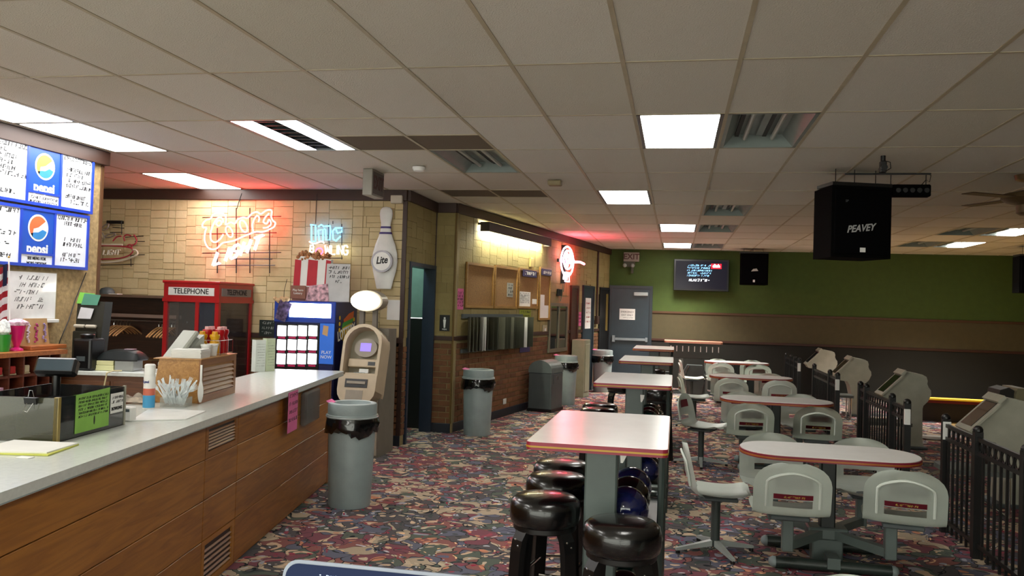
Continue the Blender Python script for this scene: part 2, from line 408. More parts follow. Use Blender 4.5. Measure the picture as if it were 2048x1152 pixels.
M_DIFF = emis('lit lens', (1, .97, .9), TROFFER)
M_DIFFB = emis('lit lens left', (1, .98, .95), TROFFER*1.0)
M_HOUS = mat('fixture enamel', '7f8a86', .4)
M_TUBE = mat('dead tube glass', 'a8aca6', .3)
M_SLOT = mat('dark slot', '1a1d1c', .6)
def troffer(i, j, kind, label, group=None):
    x, y = GX+i*TX, GY+j*TY
    t = thing('ceiling_light', label, 'ceiling light', (x, y, CEIL), 0, group)
    f = MB(); w_ = .022
    for a in ((w_*.5, TX-w_*.5, .01, .035), (w_*.5, TX-w_*.5, TY-.035, TY-.01)): f.box(a[0], a[1], a[2], a[3], -.002, .03)
    f.box(.01, .04, .01, TY-.01, -.002, .03); f.box(TX-.04, TX-.01, .01, TY-.01, -.002, .03)
    f.build('frame', M_BLACK if kind == 'lit' else M_HOUS, t)
    if kind == 'lit':
        MB().box(.04, TX-.04, .035, TY-.035, -.004, .02).build('diffuser', M_DIFF if i > -5 else M_DIFFB, t)
    elif kind == 'half':
        MB().box(.30, TX-.04, .035, TY-.035, -.004, .02).build('diffuser', M_DIFF, t); MB().box(.04, .30, .035, TY-.035, .03, .05).box(.08, .12, .2, TY-.2, .0, .03).build('reflector', M_HOUS, t)
    elif kind == 'louvre':
        for a, b in ((.04, .21), (.40, .57)): MB().box(a, b, .035, TY-.035, -.002, .02).build('diffuser', M_DIFFB, t)
        lv = MB().box(.21, .40, .035, TY-.035, .05, .06)
        lv.box(.21, .215, .035, TY-.035, 0, .05); lv.box(.395, .40, .035, TY-.035, 0, .05)
        for k in range(9): yy = .08+k*.13; lv.box(.21, .40, yy, yy+.012, 0, .045)
        lv.build('louvre', mat('dark louvre', '3a3d40', .35, .6), t)
    else:
        p = MB()   # open tray: sloped sides and top
        p.prism([(.04, 0), (.12, .10), (TX-.12, .10), (TX-.04, 0), (TX-.03, 0), (TX-.11, .115), (.11, .115), (.03, 0)], .035, TY-.035, 'y')
        p.box(.04, TX-.04, .03, .04, 0, .11); p.box(.04, TX-.04, TY-.04, TY-.03, 0, .11)
        p.build('reflector', M_HOUS, t)
        for a in (.20, .41):
            MB().tube([(a, .09, .06), (a, TY-.09, .06)], .018).build('tube', M_TUBE, t, smooth=True)
            MB().box(a-.075, a-.045, .08, TY-.08, .075, .098).build('slot', M_SLOT, t)
        MB().box(.28, .33, .15, TY-.15, .07, .10).build('ballast_cover', M_HOUS, t)
    return t
for n, (i, j) in enumerate(LIT):
    troffer(i, j, 'lit', ['brightly lit square ceiling panel nearest over the tall tables', 'second lit ceiling panel from the front, off to the left',
        'third lit ceiling panel, towards the television', 'farthest lit ceiling panel, just before the green wall', 'long lit ceiling panel above the corner of the blue menu boards',
        'lit ceiling panel at the left picture edge above the menu boards', 'lit ceiling panel behind the menu wall near the back wall'][n])
troffer(*LOUV[0], 'louvre', 'lit ceiling light with a dark louvre down its middle')
OL = ['open unlit fluorescent fixture right of the nearest lit panel', 'open unlit fixture beside the brown tiles left of centre', 'open unlit fixture in front of the television, nearest of its row',
      'open unlit fixture right of the third lit panel', 'open unlit fixture right of the farthest lit panel', 'nearer unlit fixture over the lanes at far right', 'farther unlit fixture over the lanes at far right']
for l_, (i, j) in zip(OL, OPEN): troffer(i, j, 'open', l_)
for l_, (i, j) in zip(('nearer lit strip light over the lanes at the right edge', 'farther lit strip light over the lanes behind the big speaker'), FAR): troffer(i, j, 'half', l_)
for i, j in HIDLIT: troffer(i, j, 'lit', 'unseen lit ceiling panel added behind the viewpoint', 'unseen lit panels behind the viewpoint')

# the two lit panels nearest the green wall throw a cut-off pool of light like their deep cells do
for (i, j), pw in (((1, 10), 60), ((9, 9), 80)):
    l = area('panel_light', (GX+(i+.5)*TX, GY+(j+.5)*TY, CEIL-.012), (.5, 1.1), pw, (1, .97, .88)); l.data.spread = radians(104)
# ---- walls
def wall_core(name, plane, u0, u1, z1=CEIL, th=.12, m=M_MORTAR, z0=0):
    o = MB().box(u0, u1, .0, th, z0, z1).build(name, m, kind='structure'); o.location = plane.o; o.rotation_euler = (0, 0, plane.a); return o
def inhole(u0, u1, z0, z1, holes): return any(u0 < h[1] and u1 > h[0] and z0 < h[3] and z1 > h[2] for h in holes)
BR = {}
def brick_mesh(L):
    L = round(L, 2)
    if L not in BR: BR[L] = MB().box(0, L, -.010, .03, 0, .064, bev=.003).mesh('brick', M_BRICK)
    return BR[L]
def bricks(root, plane, u0, u1, z0, z1, holes=(), limit=290, only=None):
    lst = []; r = 0; z = z0
    while z+.064 <= z1+.001:
        u = u0-(.107 if r % 2 else 0)
        while u < u1:
            a, b = max(u, u0), min(u+.205, u1)
            cut = [h for h in holes if a < h[1] and b > h[0] and z < h[3] and z+.064 > h[2]]
            if cut:
                h = cut[0]
                if a < h[0]-.03: b = h[0]-.004
                elif b > h[1]+.03: a = h[1]+.004
                else: a = b
            if b-a > .03: lst.append(((plane.pt(a, z)-CAM).length, a, b, z))
            u += .215
        z += .075; r += 1
    lst.sort(); rest = MB(); k = 0
    for d, a, b, z in lst:
        if k < limit and (only is None or only(a)):
            o = link('brick', brick_mesh(b-a), root); o.location = (a, random.uniform(-.002, .002), z); k += 1
        else: rest.box(a, b, -.010+random.uniform(-.002, .002), .03, z, z+.064)
    if k < len(lst): rest.build('brick', M_BRICK, root, kind='stuff')
def stones(root, plane, u0, u1, z0, z1, m, holes=(), sz=(.42, .17), limit=295, joint=.0022):
    out = []
    def split(a, b, c, d):
        w_, h_ = b-a, d-c
        if w_ > sz[0]*random.uniform(.75, 1.25) and w_/h_ > 1.2 or w_ > sz[0]*1.6:
            t = a+w_*random.uniform(.35, .65); split(a, t, c, d); split(t, b, c, d)
        elif h_ > sz[1]*random.uniform(.8, 1.35):
            t = c+h_*random.uniform(.35, .65); split(a, b, c, t); split(a, b, t, d)
        else: out.append((a, b, c, d))
    n = max(1, round((u1-u0)/1.22))
    for k in range(n): split(u0+(u1-u0)*k/n, u0+(u1-u0)*(k+1)/n, z0, z1)
    out = [q for q in out if not inhole(q[0]+.02, q[1]-.02, q[2]+.02, q[3]-.02, holes)]
    out.sort(key=lambda q: (plane.pt(q[0], q[2])-CAM).length); rest = MB(); k = 0
    for a, b, c, d in out:
        e = random.uniform(-.0015, .0015); j = joint
        def quad(mb):   # a slightly irregular slab
            p = [(a+j+random.uniform(0, .003), c+j), (b-j, c+j+random.uniform(0, .003)), (b-j-random.uniform(0, .003), d-j), (a+j, d-j-random.uniform(0, .003))]
            mb.prism(p, -.008+e, .02, 'y')
        if k < limit: mb = MB(); quad(mb); mb.build('stone', m, root); k += 1
        else: quad(rest)
    if k < len(out): rest.build('stone', m, root, kind='stuff')
def trim(n, plane, u0, u1, z0, z1, out=.03, m=M_TRIM, name=None, back=0):
    o = MB().box(u0, u1, -out, back, z0, z1, bev=.003).build(name or f'trim_{n}', m, kind='structure'); o.location = plane.o; o.rotation_euler = (0, 0, plane.a); return o

# wall behind the neon signs
wc = wall_core('wall_neon', P_COORS, 0, 5.47, m=M_JOINT)
stones(wc, P_COORS, 1.2, 5.45, RAIL+.06, CEIL-.13, M_STONE, sz=(.36, .15))
bricks(wc, P_COORS, .6, 5.45, .12, RAIL, only=lambda a: a > 4.6 or a < 3)
trim(1, P_COORS, 0, 5.47, CEIL-.13, CEIL-.005, .04)
trim(2, P_COORS, 0, 5.47, RAIL, RAIL+.055, .03)
trim(3, P_COORS, 5.42, 5.475, .12, CEIL-.13, .015, M_TRIM)
trim(0, P_COORS, 0, 5.47, 0, .12, .02, M_BASE, 'baseboard_neon')
for k, px in enumerate((350, 630, 725)):
    u = P_COORS.at(px, 480)[0]; o = trim(4+k, P_COORS, u-.004, u+.004, RAIL+.06, CEIL-.13, .0105, M_JOINT)
# men's room side, a doorway
DM = (.17, 1.17, 0, 2.12)
wm_ = MB(); wm_.box(0, DM[0], 0, .12, 0, CEIL); wm_.box(DM[1], 1.2, 0, .12, 0, CEIL); wm_.box(DM[0], DM[1], 0, .12, DM[3], CEIL)
wm_ = wm_.build('wall_restroom', M_JOINT, kind='structure'); wm_.location = P_MEN.o; wm_.rotation_euler = (0, 0, P_MEN.a)
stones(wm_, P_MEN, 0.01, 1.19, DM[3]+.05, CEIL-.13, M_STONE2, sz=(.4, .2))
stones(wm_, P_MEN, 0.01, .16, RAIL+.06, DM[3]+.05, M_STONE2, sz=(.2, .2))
bricks(wm_, P_MEN, 0.01, .16, .12, RAIL)
trim(7, P_MEN, 0, 1.2, CEIL-.13, CEIL-.005, .04)
rt = P_MEN.u
d1 = sempty('door_1', P_MEN.pt(0, 0), P_MEN.a)
f = MB(); f.box(DM[0]-.05, DM[0], -.03, .13, 0, DM[3]+.05); f.box(DM[1]-.02, DM[1]+.03, -.03, .13, 0, DM[3]+.05); f.box(DM[0], DM[1]-.02, -.03, .13, DM[3], DM[3]+.05)
f.build('door_frame', mat('navy door paint', '1c2a3c', .4), d1)
# small lobby seen through the doorway
M_TEAL = mat('teal paint', '6f9086', .7)
lb = MB().box(1.4, 1.5, .13, .9, 1.48, CEIL).box(.13, DM[1]+.3, .9, 1.0, 1.40, CEIL).build('wall_lobby', M_TEAL, kind='structure'); lb.location = P_MEN.o; lb.rotation_euler = (0, 0, P_MEN.a)
lbt = MB().box(.13, DM[1]+.3, .89, 1.0, 0, 1.39); lbt.box(1.4, 1.5, .13, .9, 0, 1.47)
lbt = lbt.build('wall_lobby', mat('dark green tile', '141c1c', .4), kind='structure'); lbt.location = P_MEN.o; lbt.rotation_euler = (0, 0, P_MEN.a)
# step between
ws = wall_core('wall_step', P_STEP, 0, .30, m=M_JOINT)
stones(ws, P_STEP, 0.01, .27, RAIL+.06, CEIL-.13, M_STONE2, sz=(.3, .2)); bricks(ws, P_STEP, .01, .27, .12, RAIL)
trim(8, P_STEP, 0, .28, CEIL-.13, CEIL-.005, .04); trim(9, P_STEP, 0, .28, RAIL, RAIL+.055, .025)
trim(0, P_STEP, 0, .28, 0, .12, .02, M_BASE, 'baseboard_step'); trim(10, P_STEP, -.02, .02, .12, CEIL-.13, .02)

# left wall with notice boards
def LU(px, py=600): return P_LEFT.at(px, py)[0]
DOORB = (LU(1138, 650), LU(1153, 650), 0, 2.1)    # brown door
DOORC = (LU(1162, 660), LU(1184, 660), 0, 2.13)   # slate door
DOORD = (LU(1196, 640), LU(1216, 640), 0, 2.13)   # dark doorway
WIN = P_LEFT.rect(1095, 606, 1132, 703)
wl = wall_core('wall_left', P_LEFT, 0, LEFT_LEN+.02, m=M_JOINT)
hol = [DOORB, DOORC, DOORD, WIN]
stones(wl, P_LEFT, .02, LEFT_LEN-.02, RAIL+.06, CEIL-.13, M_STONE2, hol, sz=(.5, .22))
bricks(wl, P_LEFT, .02, LEFT_LEN-.02, .12, RAIL, hol)
trim(11, P_LEFT, 0, LEFT_LEN, CEIL-.13, CEIL-.005, .04)
for k, (a, b) in enumerate(((0, WIN[0]), (WIN[1], DOORB[0]), (DOORB[1], DOORC[0]), (DOORC[1], DOORD[0]), (DOORD[1], LEFT_LEN))):
    trim(12+k, P_LEFT, a, b, RAIL, RAIL+.055, .03)
for k, (a, b) in enumerate(((0.02, DOORB[0]), (DOORB[1], DOORC[0]), (DOORC[1], DOORD[0]), (DOORD[1], LEFT_LEN))):
    trim(0, P_LEFT, a, b, 0, .12, .02, M_BASE, f'baseboard_left')
trim(17, P_LEFT, -.02, .03, .12, CEIL-.13, .02, mat('gold brown corner trim', '6b5326', .5))
def flat_door(n, D, m, panel=None, handle=None):
    d = sempty(f'door_{n}', P_LEFT.pt(0, 0), P_LEFT.a)
    f = MB(); f.box(D[0], D[0]+.06, -.04, 0, 0, D[3]); f.box(D[1]-.06, D[1], -.04, 0, 0, D[3]); f.box(D[0]+.06, D[1]-.06, -.04, 0, D[3]-.05, D[3]); f.build('door_frame', m, d)
    MB().box(D[0]+.06, D[1]-.06, -.02, 0, 0, D[3]-.05).build('door_panel', panel or m, d)
    return d
M_BDOOR = wood('dark brown door', '2e170c', '43230f', .4)
d2 = flat_door(2, DOORB, M_BDOOR)
d3 = flat_door(3, DOORC, M_DOOR)
MB().box(DOORC[0]+.12, DOORC[0]+.16, -.08, -.02, 1.0, 1.03).cyl((DOORC[0]+.14, -.02, 1.015), (DOORC[0]+.14, -.075, 1.015), .012).build('door_handle', M_CHROME, d3)
d4 = flat_door(4, DOORD, mat('dark door paint', '15191c', .4), mat('near black door', '121212', .5))
MB().box(DOORD[1]-.3, DOORD[1]-.15, -.03, -.021, RAIL, 2.0).build('door_strip', mat('yellow brown strip', '7d6a34', .6), d4)
wd = sempty('window_1', P_LEFT.pt(0, 0), P_LEFT.a)
f = MB(); a, b, c, e = WIN
for q in ((a, a+.06, c, e), (b-.06, b, c, e), ((a+b)/2-.025, (a+b)/2+.025, c, e)): f.box(q[0], q[1], -.04, 0, q[2], q[3])
f.box(a+.06, (a+b)/2-.025, -.04, 0, c, c+.06); f.box((a+b)/2+.025, b-.06, -.04, 0, c, c+.06); f.box(a+.06, (a+b)/2-.025, -.04, 0, e-.06, e); f.box((a+b)/2+.025, b-.06, -.04, 0, e-.06, e)
f.build('window_frame', mat('greige window frame', '6e6a58', .5), wd)
MB().box(a+.06, (a+b)/2-.025, -.018, 0, c+.06, e-.06).build('pane', M_WIN, wd); MB().box((a+b)/2+.025, b-.06, -.022, 0, c+.06, e-.06).build('pane', M_WIN, wd)
pp = MB(); u = (DOORC[1]+DOORD[0])/2; pp.tube([(u, -.03, 1.5), (u, -.03, CEIL-.13)], .02); pp.box(u-.08, u+.08, -.07, -.01, 1.35, 1.52)
o = pp.build('trim_18', M_TRIM, kind='structure'); o.location = P_LEFT.o; o.rotation_euler = (0, 0, P_LEFT.a)
# low beige cabinet below the brown door
t = thing('utility_cabinet', 'narrow beige metal cabinet standing before the brown door', 'cabinet', P_LEFT.pt(DOORB[0]+.02, 0, .06), P_LEFT.a)
W_ = DOORB[1]-DOORB[0]-.1
MB().box(0, W_, -.25, 0, 0, 1.08, bev=.008).build('body', mat('beige enamel', '8f9078', .5), t); MB().box(.05, W_-.05, -.262, -.25, .1, 1.0, bev=.004).build('door', mat('beige enamel', '8f9078', .5), t)

# green back wall
wb = MB().box(0, 14.6, 0, .12, 1.66, CEIL+.1).build('wall_back', M_GREEN, kind='structure'); wb.location = P_BACK.o
MB().box(0, 14.6, .0, .12, 1.06, 1.62).build('painted_band', M_TAN, wb, label='olive tan painted band')
MB().box(0, 14.6, .0, .12, 0, 1.02).build('painted_band', M_DARKW, wb, label='dark brown painted band')
trim(19, P_BACK, .96, 14.6, 1.615, 1.665, .02, mat('brown rail', '4a3018', .5), back=.02); trim(20, P_BACK, .96, 14.6, 1.015, 1.065, .02, mat('red brown rail', '3c1d10', .5), back=.02)
d5 = sempty('door_5', P_BACK.pt(0, 0), 0)
f = MB(); f.box(.02, .08, -.05, .0, 0, 2.2); f.box(.9, .96, -.05, 0, 0, 2.2); f.box(.08, .9, -.05, 0, 2.14, 2.2)
f.build('door_frame', mat('slate door frame', '232c33', .4), d5); MB().box(.08, .9, -.03, 0, 0, 2.14).build('door_panel', M_DOOR, d5)
MB().box(.12, .86, -.085, -.05, .99, 1.05, bev=.01).box(.1, .17, -.10, -.03, .95, 1.10, bev=.01).box(.82, .88, -.09, -.03, .97, 1.07, bev=.01).build('push_bar', mat('brushed aluminium bar', '8b9296', .35, .6), d5)
MB().box(.55, .86, -.09, -.03, 1.98, 2.06, bev=.01).build('door_closer', mat('grey closer', 'a8b0b0', .4), d5)
# menu wall
wmn = MB().box(2, 6.9, 0, .14, 0, CEIL).build('wall_menu', M_PLASTER, kind='structure'); wmn.location = P_MENU.o; wmn.rotation_euler = (0, 0, P_MENU.a)
trim(21, P_MENU, 2, 6.95, CEIL-.13, CEIL-.005, .06)
trim(22, P_MENU, 6.9, 6.94, 0, CEIL-.13, .01, mat('brown corner post', '5a3a1c', .6), back=.14)
# unseen far sides of the hall, added to block world light
MB().box(-8.72, -8.6, -4, 9.4, 0, CEIL+.2).build('wall_blocker_left', M_PLASTER, kind='structure')
MB().box(13, 13.12, -4, 18.7, 0, CEIL+.2).build('wall_blocker_right', M_DARKW, kind='structure')
MB().box(3.4, 13, -4.12, -4, 0, CEIL+.2).build('wall_blocker_rear', M_DARKW, kind='structure')  # unseen part wall, added to keep the right side dark
# fill light added inside the doorway, no fitting seen, so the lobby walls show
area('lobby_fill', (-3.6, 10.1, 2.9), (.4, .4), 9, (.8, 1, .95))
# ================================================================== SEATING AREA
def rrect(x0, x1, y0, y1, r, n=6):
    pts = []
    for cx, cy, a in ((x1-r, y0+r, -pi/2), (x1-r, y1-r, 0), (x0+r, y1-r, pi/2), (x0+r, y0+r, pi)):
        for k in range(n+1): b = a+pi/2*k/n; pts.append((cx+r*cos(b), cy+r*sin(b)))
    return pts
M_STAND = mat('grey green enamel', '5a6663', .4)
# ---- tall tables: origin on the floor under the left front corner, long side along +y
def tall_table(loc, label):
    t = thing('tall_table', label, 'table', loc, 0, 'tall standing tables')
    W_, L_ = .635, 1.22
    MB().prism(rrect(.003, W_-.003, .003, L_-.003, .03), 1.045, 1.07).build('tabletop', M_LAMW, t)
    MB().prism(rrect(0, W_, 0, L_, .032), 1.034, 1.069).build('edge_band', M_MAROON, t)
    MB().prism(rrect(-.002, W_+.002, -.002, L_+.002, .033), 1.045, 1.053).build('edge_stripe', M_GOLD, t, label='mustard yellow stripe')
    for y in (.22, L_-.22):
        MB().box(.255, .405, y-.05, y+.05, .06, 1.03, bev=.008).build('pedestal', M_STAND, t)
        MB().box(.10, .56, y-.07, y+.07, 1.018, 1.036, bev=.004).build('support_plate', M_DGREY, t)
        MB().box(.06, .58, y-.045, y+.045, 0, .06, bev=.015).build('foot', M_STAND, t)
    return t
TT = [(-.652, 3.74), (-.652, 6.9), (-.652, 10.0), (-.652, 13.3)]
TL = ['nearest tall white table with maroon and mustard edge, stools in front', 'second tall white table from the front, dark stools beside it', 'third tall white table from the front, below the slate exit door', 'farthest tall white table of the row beside the wall']
BALLC = [('1a2050', 'dark blue'), ('12302c', 'dark green'), ('141418', 'black'), ('3a1018', 'dark red')]
proto = tall_table((*TT[0], 0), TL[0])
for p, l_ in zip(TT[1:], TL[1:]): copy_tree(proto, (*p, 0), label=l_)
# ---- ball rack under each tall table: rounded tube hoops with two shelves
def ball_rack(loc, label):
    t = thing('ball_rack', label, 'ball rack', loc, 0, 'ball racks under the tall tables')
    for y in (.10, .92): MB().tube([(.325, y, .0), (.325, y, 1.034)], .017, 8).build('upright', mat('grey gloss tube', '3c4644', .25, .3), t, smooth=True)
    for z in (.20, .60):
        MB().box(.0, .31, .03, 1.0, z, z+.012).build('shelf', mat('dark grey shelf', '2e3634', .35), t)
        MB().tube([(x, y, z+.03) for x, y in rrect(-.005, .32, .0, 1.02, .05, 4)], .019, 8, closed=True).build('shelf_rim', mat('grey green rim', '56605c', .25, .2), t, smooth=True)
    return t
proto = ball_rack((-.37, 3.86, 0), 'tube ball rack under the nearest tall table')
RL = ['tube ball rack under the second tall table', 'tube ball rack under the third tall table', 'tube ball rack under the farthest tall table']
for p, l_ in zip(TT[1:], RL): copy_tree(proto, (-.37, p[1]+.12, 0), label=l_)
def ball(x, y, z, hexc, label, g='bowling balls on the racks'):
    m_ = mat('ball '+hexc, hexc, .08, coat=.8, noise=.3, scale=12)
    o = MB().sphere((0, 0, 0), .108, 14).build('bowling_ball', m_, smooth=True); o.location = (x, y, z); return tag(o, label, 'bowling ball', g)
for k, p in enumerate(TT[:3]):
    for r, z in enumerate((.618+.108, .218+.108)):
        for q in range(3):
            c, n_ = BALLC[(k+q*2+r*3+(0 if q else 0)) % 4] if (k, q, r) not in ((0, 0, 0), (1, 0, 0)) else BALLC[k]
            o = ball(-.21, p[1]+.32+q*.25, z, c, f"{n_} bowling ball on the {('top', 'bottom')[r]} shelf under the {('nearest', 'second', 'third')[k]} tall table, {('front', 'middle', 'back')[q]}")
# white price tags hanging from the racks
for k, (px, py, Y) in enumerate(((1246, 913, 3.9), (1284, 797, 7.0))):
    d = ray(px, py); P = CAM+d*(Y/d.y)
    o = MB().prism([(-.015, .03), (.02, .03), (.015, 0), (.0, -.03), (-.01, -.03)], -.001, .001, 'y').build('rack_tag', M_PAPER); o.location = P
    tag(o, f"small white tag hanging under the {('nearest', 'second')[k]} tall table", 'tag')

# ---- bar stools
def bar_stool(loc, label, rz=0):
    t = thing('bar_stool', label, 'stool', loc, rz, 'black bar stools')
    MB().lathe([(.15, .655), (.162, .665), (.168, .69), (.168, .735), (.16, .765), (.14, .782), (.08, .79), (.001, .792)], n=32).build('seat', M_VINYL, t, smooth=True)
    MB().lathe([(.145, .63), (.15, .635), (.15, .655)], n=28).build('seat_ring', M_BLACK, t, smooth=True)
    for k in range(4):
        a = pi/4+k*pi/2; M = Matrix.Rotation(a, 4, 'Z')
        lg = MB(); prof = [(.13, .64), (.155, .60), (.165, .55), (.205, .0)]
        for s, (q0, q1) in enumerate(zip(prof, prof[1:])):
            v = []
            for (r, z) in (q0, q1):
                v += [(r-.018, -.034, z), (r+.014, -.034, z), (r+.014, .034, z), (r-.018, .034, z)]
            vs = [lg.b.verts.new(M @ Vector(p)) for p in v]
            for i in range(4): lg.b.faces.new((vs[i], vs[(i+1) % 4], vs[4+(i+1) % 4], vs[4+i]))
            if s == 0: lg.b.faces.new(vs[:4][::-1])
            if s == len(prof)-2: lg.b.faces.new(vs[4:])
        bmesh.ops.remove_doubles(lg.b, verts=lg.b.verts, dist=1e-4)
        l_ = lg.build('leg', M_BLACK, t)
        st = MB()
        for dz in (.575, .60): st.sphere(M @ Vector((.172-(.0 if dz < .6 else .004), .012 if dz < .6 else -.012, dz)), .006, 5)
        st.build('stud', M_CHROME, l_)
    for z, rr in ((.20, .175), (.30, .168)):
        for k in range(4):
            if (k % 2 == 0) == (z > .25): continue
            a0, a1 = pi/4+k*pi/2, pi/4+(k+1)*pi/2
            MB().cyl((rr*cos(a0), rr*sin(a0), z), (rr*cos(a1), rr*sin(a1), z), .009, 8).build('footrest', M_CHROME, t, smooth=True)
    return t
ST = [((-.585, 3.96, 0), 'nearest black bar stool at the left of the first tall table, seat shining red', .1), ((-.60, 4.47, 0), 'middle of the three black stools left of the nearest tall table', -.15),
      ((-.625, 4.86, 0), 'third black bar stool, farthest of the three left of the nearest table', .2), ((-.20, 3.60, 0), 'black bar stool in front of the nearest tall table, picture bottom', -.05),
      ((-.66, 7.55, 0), 'dark bar stool at the left of the second tall table', .1), ((-.68, 7.95, 0), 'dark bar stool behind the first one at the second tall table', .3),
      ((-.66, 10.6, 0), 'dark bar stool beside the third tall table', .1), ((-.18, 9.72, 0), 'dark bar stool in front of the third tall table', .1), ((-.3, 13.0, 0), 'dark bar stool in front of the farthest tall table', .1)]
proto = bar_stool(*ST[0])
for loc, l_, rz in ST[1:]: copy_tree(proto, loc, rz, l_)

# ---- moulded shell: seat along +y (front), back at y=0, origin under the back on the floor
def shell_pt(u, v, H=.76, zs=.43, W=.235):
    # v: 0 front edge of the seat .. 1 top of the back ; u: 0..1 across
    s = 2*u-1
    L1, L2, L3 = .36, .16, .31; L = L1+L2+L3; d = v*L
    if d < L1: y = .44-d; z = zs-.015-.012*sin(pi*d/L1)+.02*max(0, 1-d/.12)-(max(0, .03-d)*.8)
    elif d < L1+L2:
        a = (d-L1)/L2*pi/2; y = .08-.085*sin(a)*.95; z = zs-.015+.085*(1-cos(a))-.0
    else:
        q = (d-L1-L2)/L3; y = -.001-.045*q; z = zs+.07+q*(H-zs-.07)
    w_ = W
    if v > .76: w_ = W*max(.0, 1-((v-.76)/.24)**2.5*.93)**.45
    if v < .10: w_ = W*(.80+.2*(v/.1)**.5)
    edge = abs(s)**2.5
    if d < L1: z += .03*edge
    else: y += .05*edge*(1-.3*max(0, (d-L1-L2)/L3)); 
    return (s*w_, y, z)
def shell_chair_mesh():
    NU, NV = 16, 30
    def skip(i, j): return 4 <= i <= 11 and 18 <= j <= 19
    return MB().grid(lambda u, v: shell_pt(u, v if v < .8 else .8+.2*sin((v-.8)/.2*pi/2)), NU, NV, th=.012, skip=skip)
ME_SHELL = shell_chair_mesh().mesh('shell', M_SHELL, smooth=True)
def back_pt(u, v, off): p = Vector(shell_pt(u, v)); return (p.x, p.y+off, p.z)
def patch(u0, u1, v0, v1, off, nu=8, nv=3, th=.003): return MB().grid(lambda a, b: back_pt(u0+(u1-u0)*a, v0+(v1-v0)*b, off), nu, nv, th=th)
ME_STRIP = patch(.25, .75, .68, .725, -.016).mesh('label_strip', M_MAROON)
def arch():
    pts = [back_pt(.16, v, -.010) for v in (.60, .66, .72, .78, .83)]+[back_pt(.16+.1*k, .83+.085*sin(pi*min(1, k/3.4)/2)**.6, -.012) for k in (.3, .8, 1.5, 2.5, 3.4)]
    pts += [(-p[0], p[1], p[2]) for p in pts[::-1]]
    return MB().tube(pts, .009, 6)
ME_ARCH = arch().mesh('raised_rim', M_SHELL, smooth=True)
ME_PATCH = MB().grid(lambda a, b: back_pt(.5+(a-.5)*.5, .79+.115*b, .016), 8, 4, th=.002).mesh('back_patch', M_MAROON)
ME_STEXT = None
def add_shell(t, patch_=True):
    link('shell', ME_SHELL, t); link('raised_rim', ME_ARCH, t)
    s = link('label_strip', ME_STRIP, t, 'maroon strip with small gold letters')
    if patch_: link('back_patch', ME_PATCH, t, 'maroon patch on the inside')
    return s
def strip_letters():
    mb = MB(); r = random.Random(3); scribble(mb, -.06, .06, shell_pt(.5, .70)[2]-.006, .012, shell_pt(.5, .70)[1]-.0215, r, 0, .2); return mb.mesh('lettering', M_GOLD)
ME_STEXT = strip_letters()
def single_chair(loc, rz, label):
    t = thing('shell_chair', label, 'chair', loc, rz, 'white shell chairs')
    s = add_shell(t); link('lettering', ME_STEXT, s)
    MB().box(-.12, .12, .08, .34, .375, .40, bev=.006).build('seat_bracket', M_DGREY, t)
    MB().cyl((0, .2, .05), (0, .2, .38), .032, 14).build('post', mat('dark grey post', '3c4442', .35), t, smooth=True)
    for k in range(4):
        a = radians(20)+k*pi/2; c_, s_ = cos(a), sin(a)
        lg = MB(); q = [(-.02, .03), (.02, .03), (.012, .29), (-.012, .29)]
        P = lambda x, y, z: (x*c_-y*s_, .2+x*s_+y*c_, z)
        a0 = [lg.b.verts.new(P(x, y, .045 if y < .1 else .02)) for x, y in q]; b0 = [lg.b.verts.new(P(x, y, .085 if y < .1 else .038)) for x, y in q]
        lg.b.faces.new(a0[::-1]); lg.b.faces.new(b0)
        for i in range(4): lg.b.faces.new((a0[i], a0[(i+1) % 4], b0[(i+1) % 4], b0[i]))
        l_ = lg.build('base_leg', mat('pale grey base', 'a2aaa6', .3), t)
        MB().cyl(P(0, .275, 0), P(0, .275, .022), .016, 10).build('foot_cap', M_BLACK, l_)
    return t
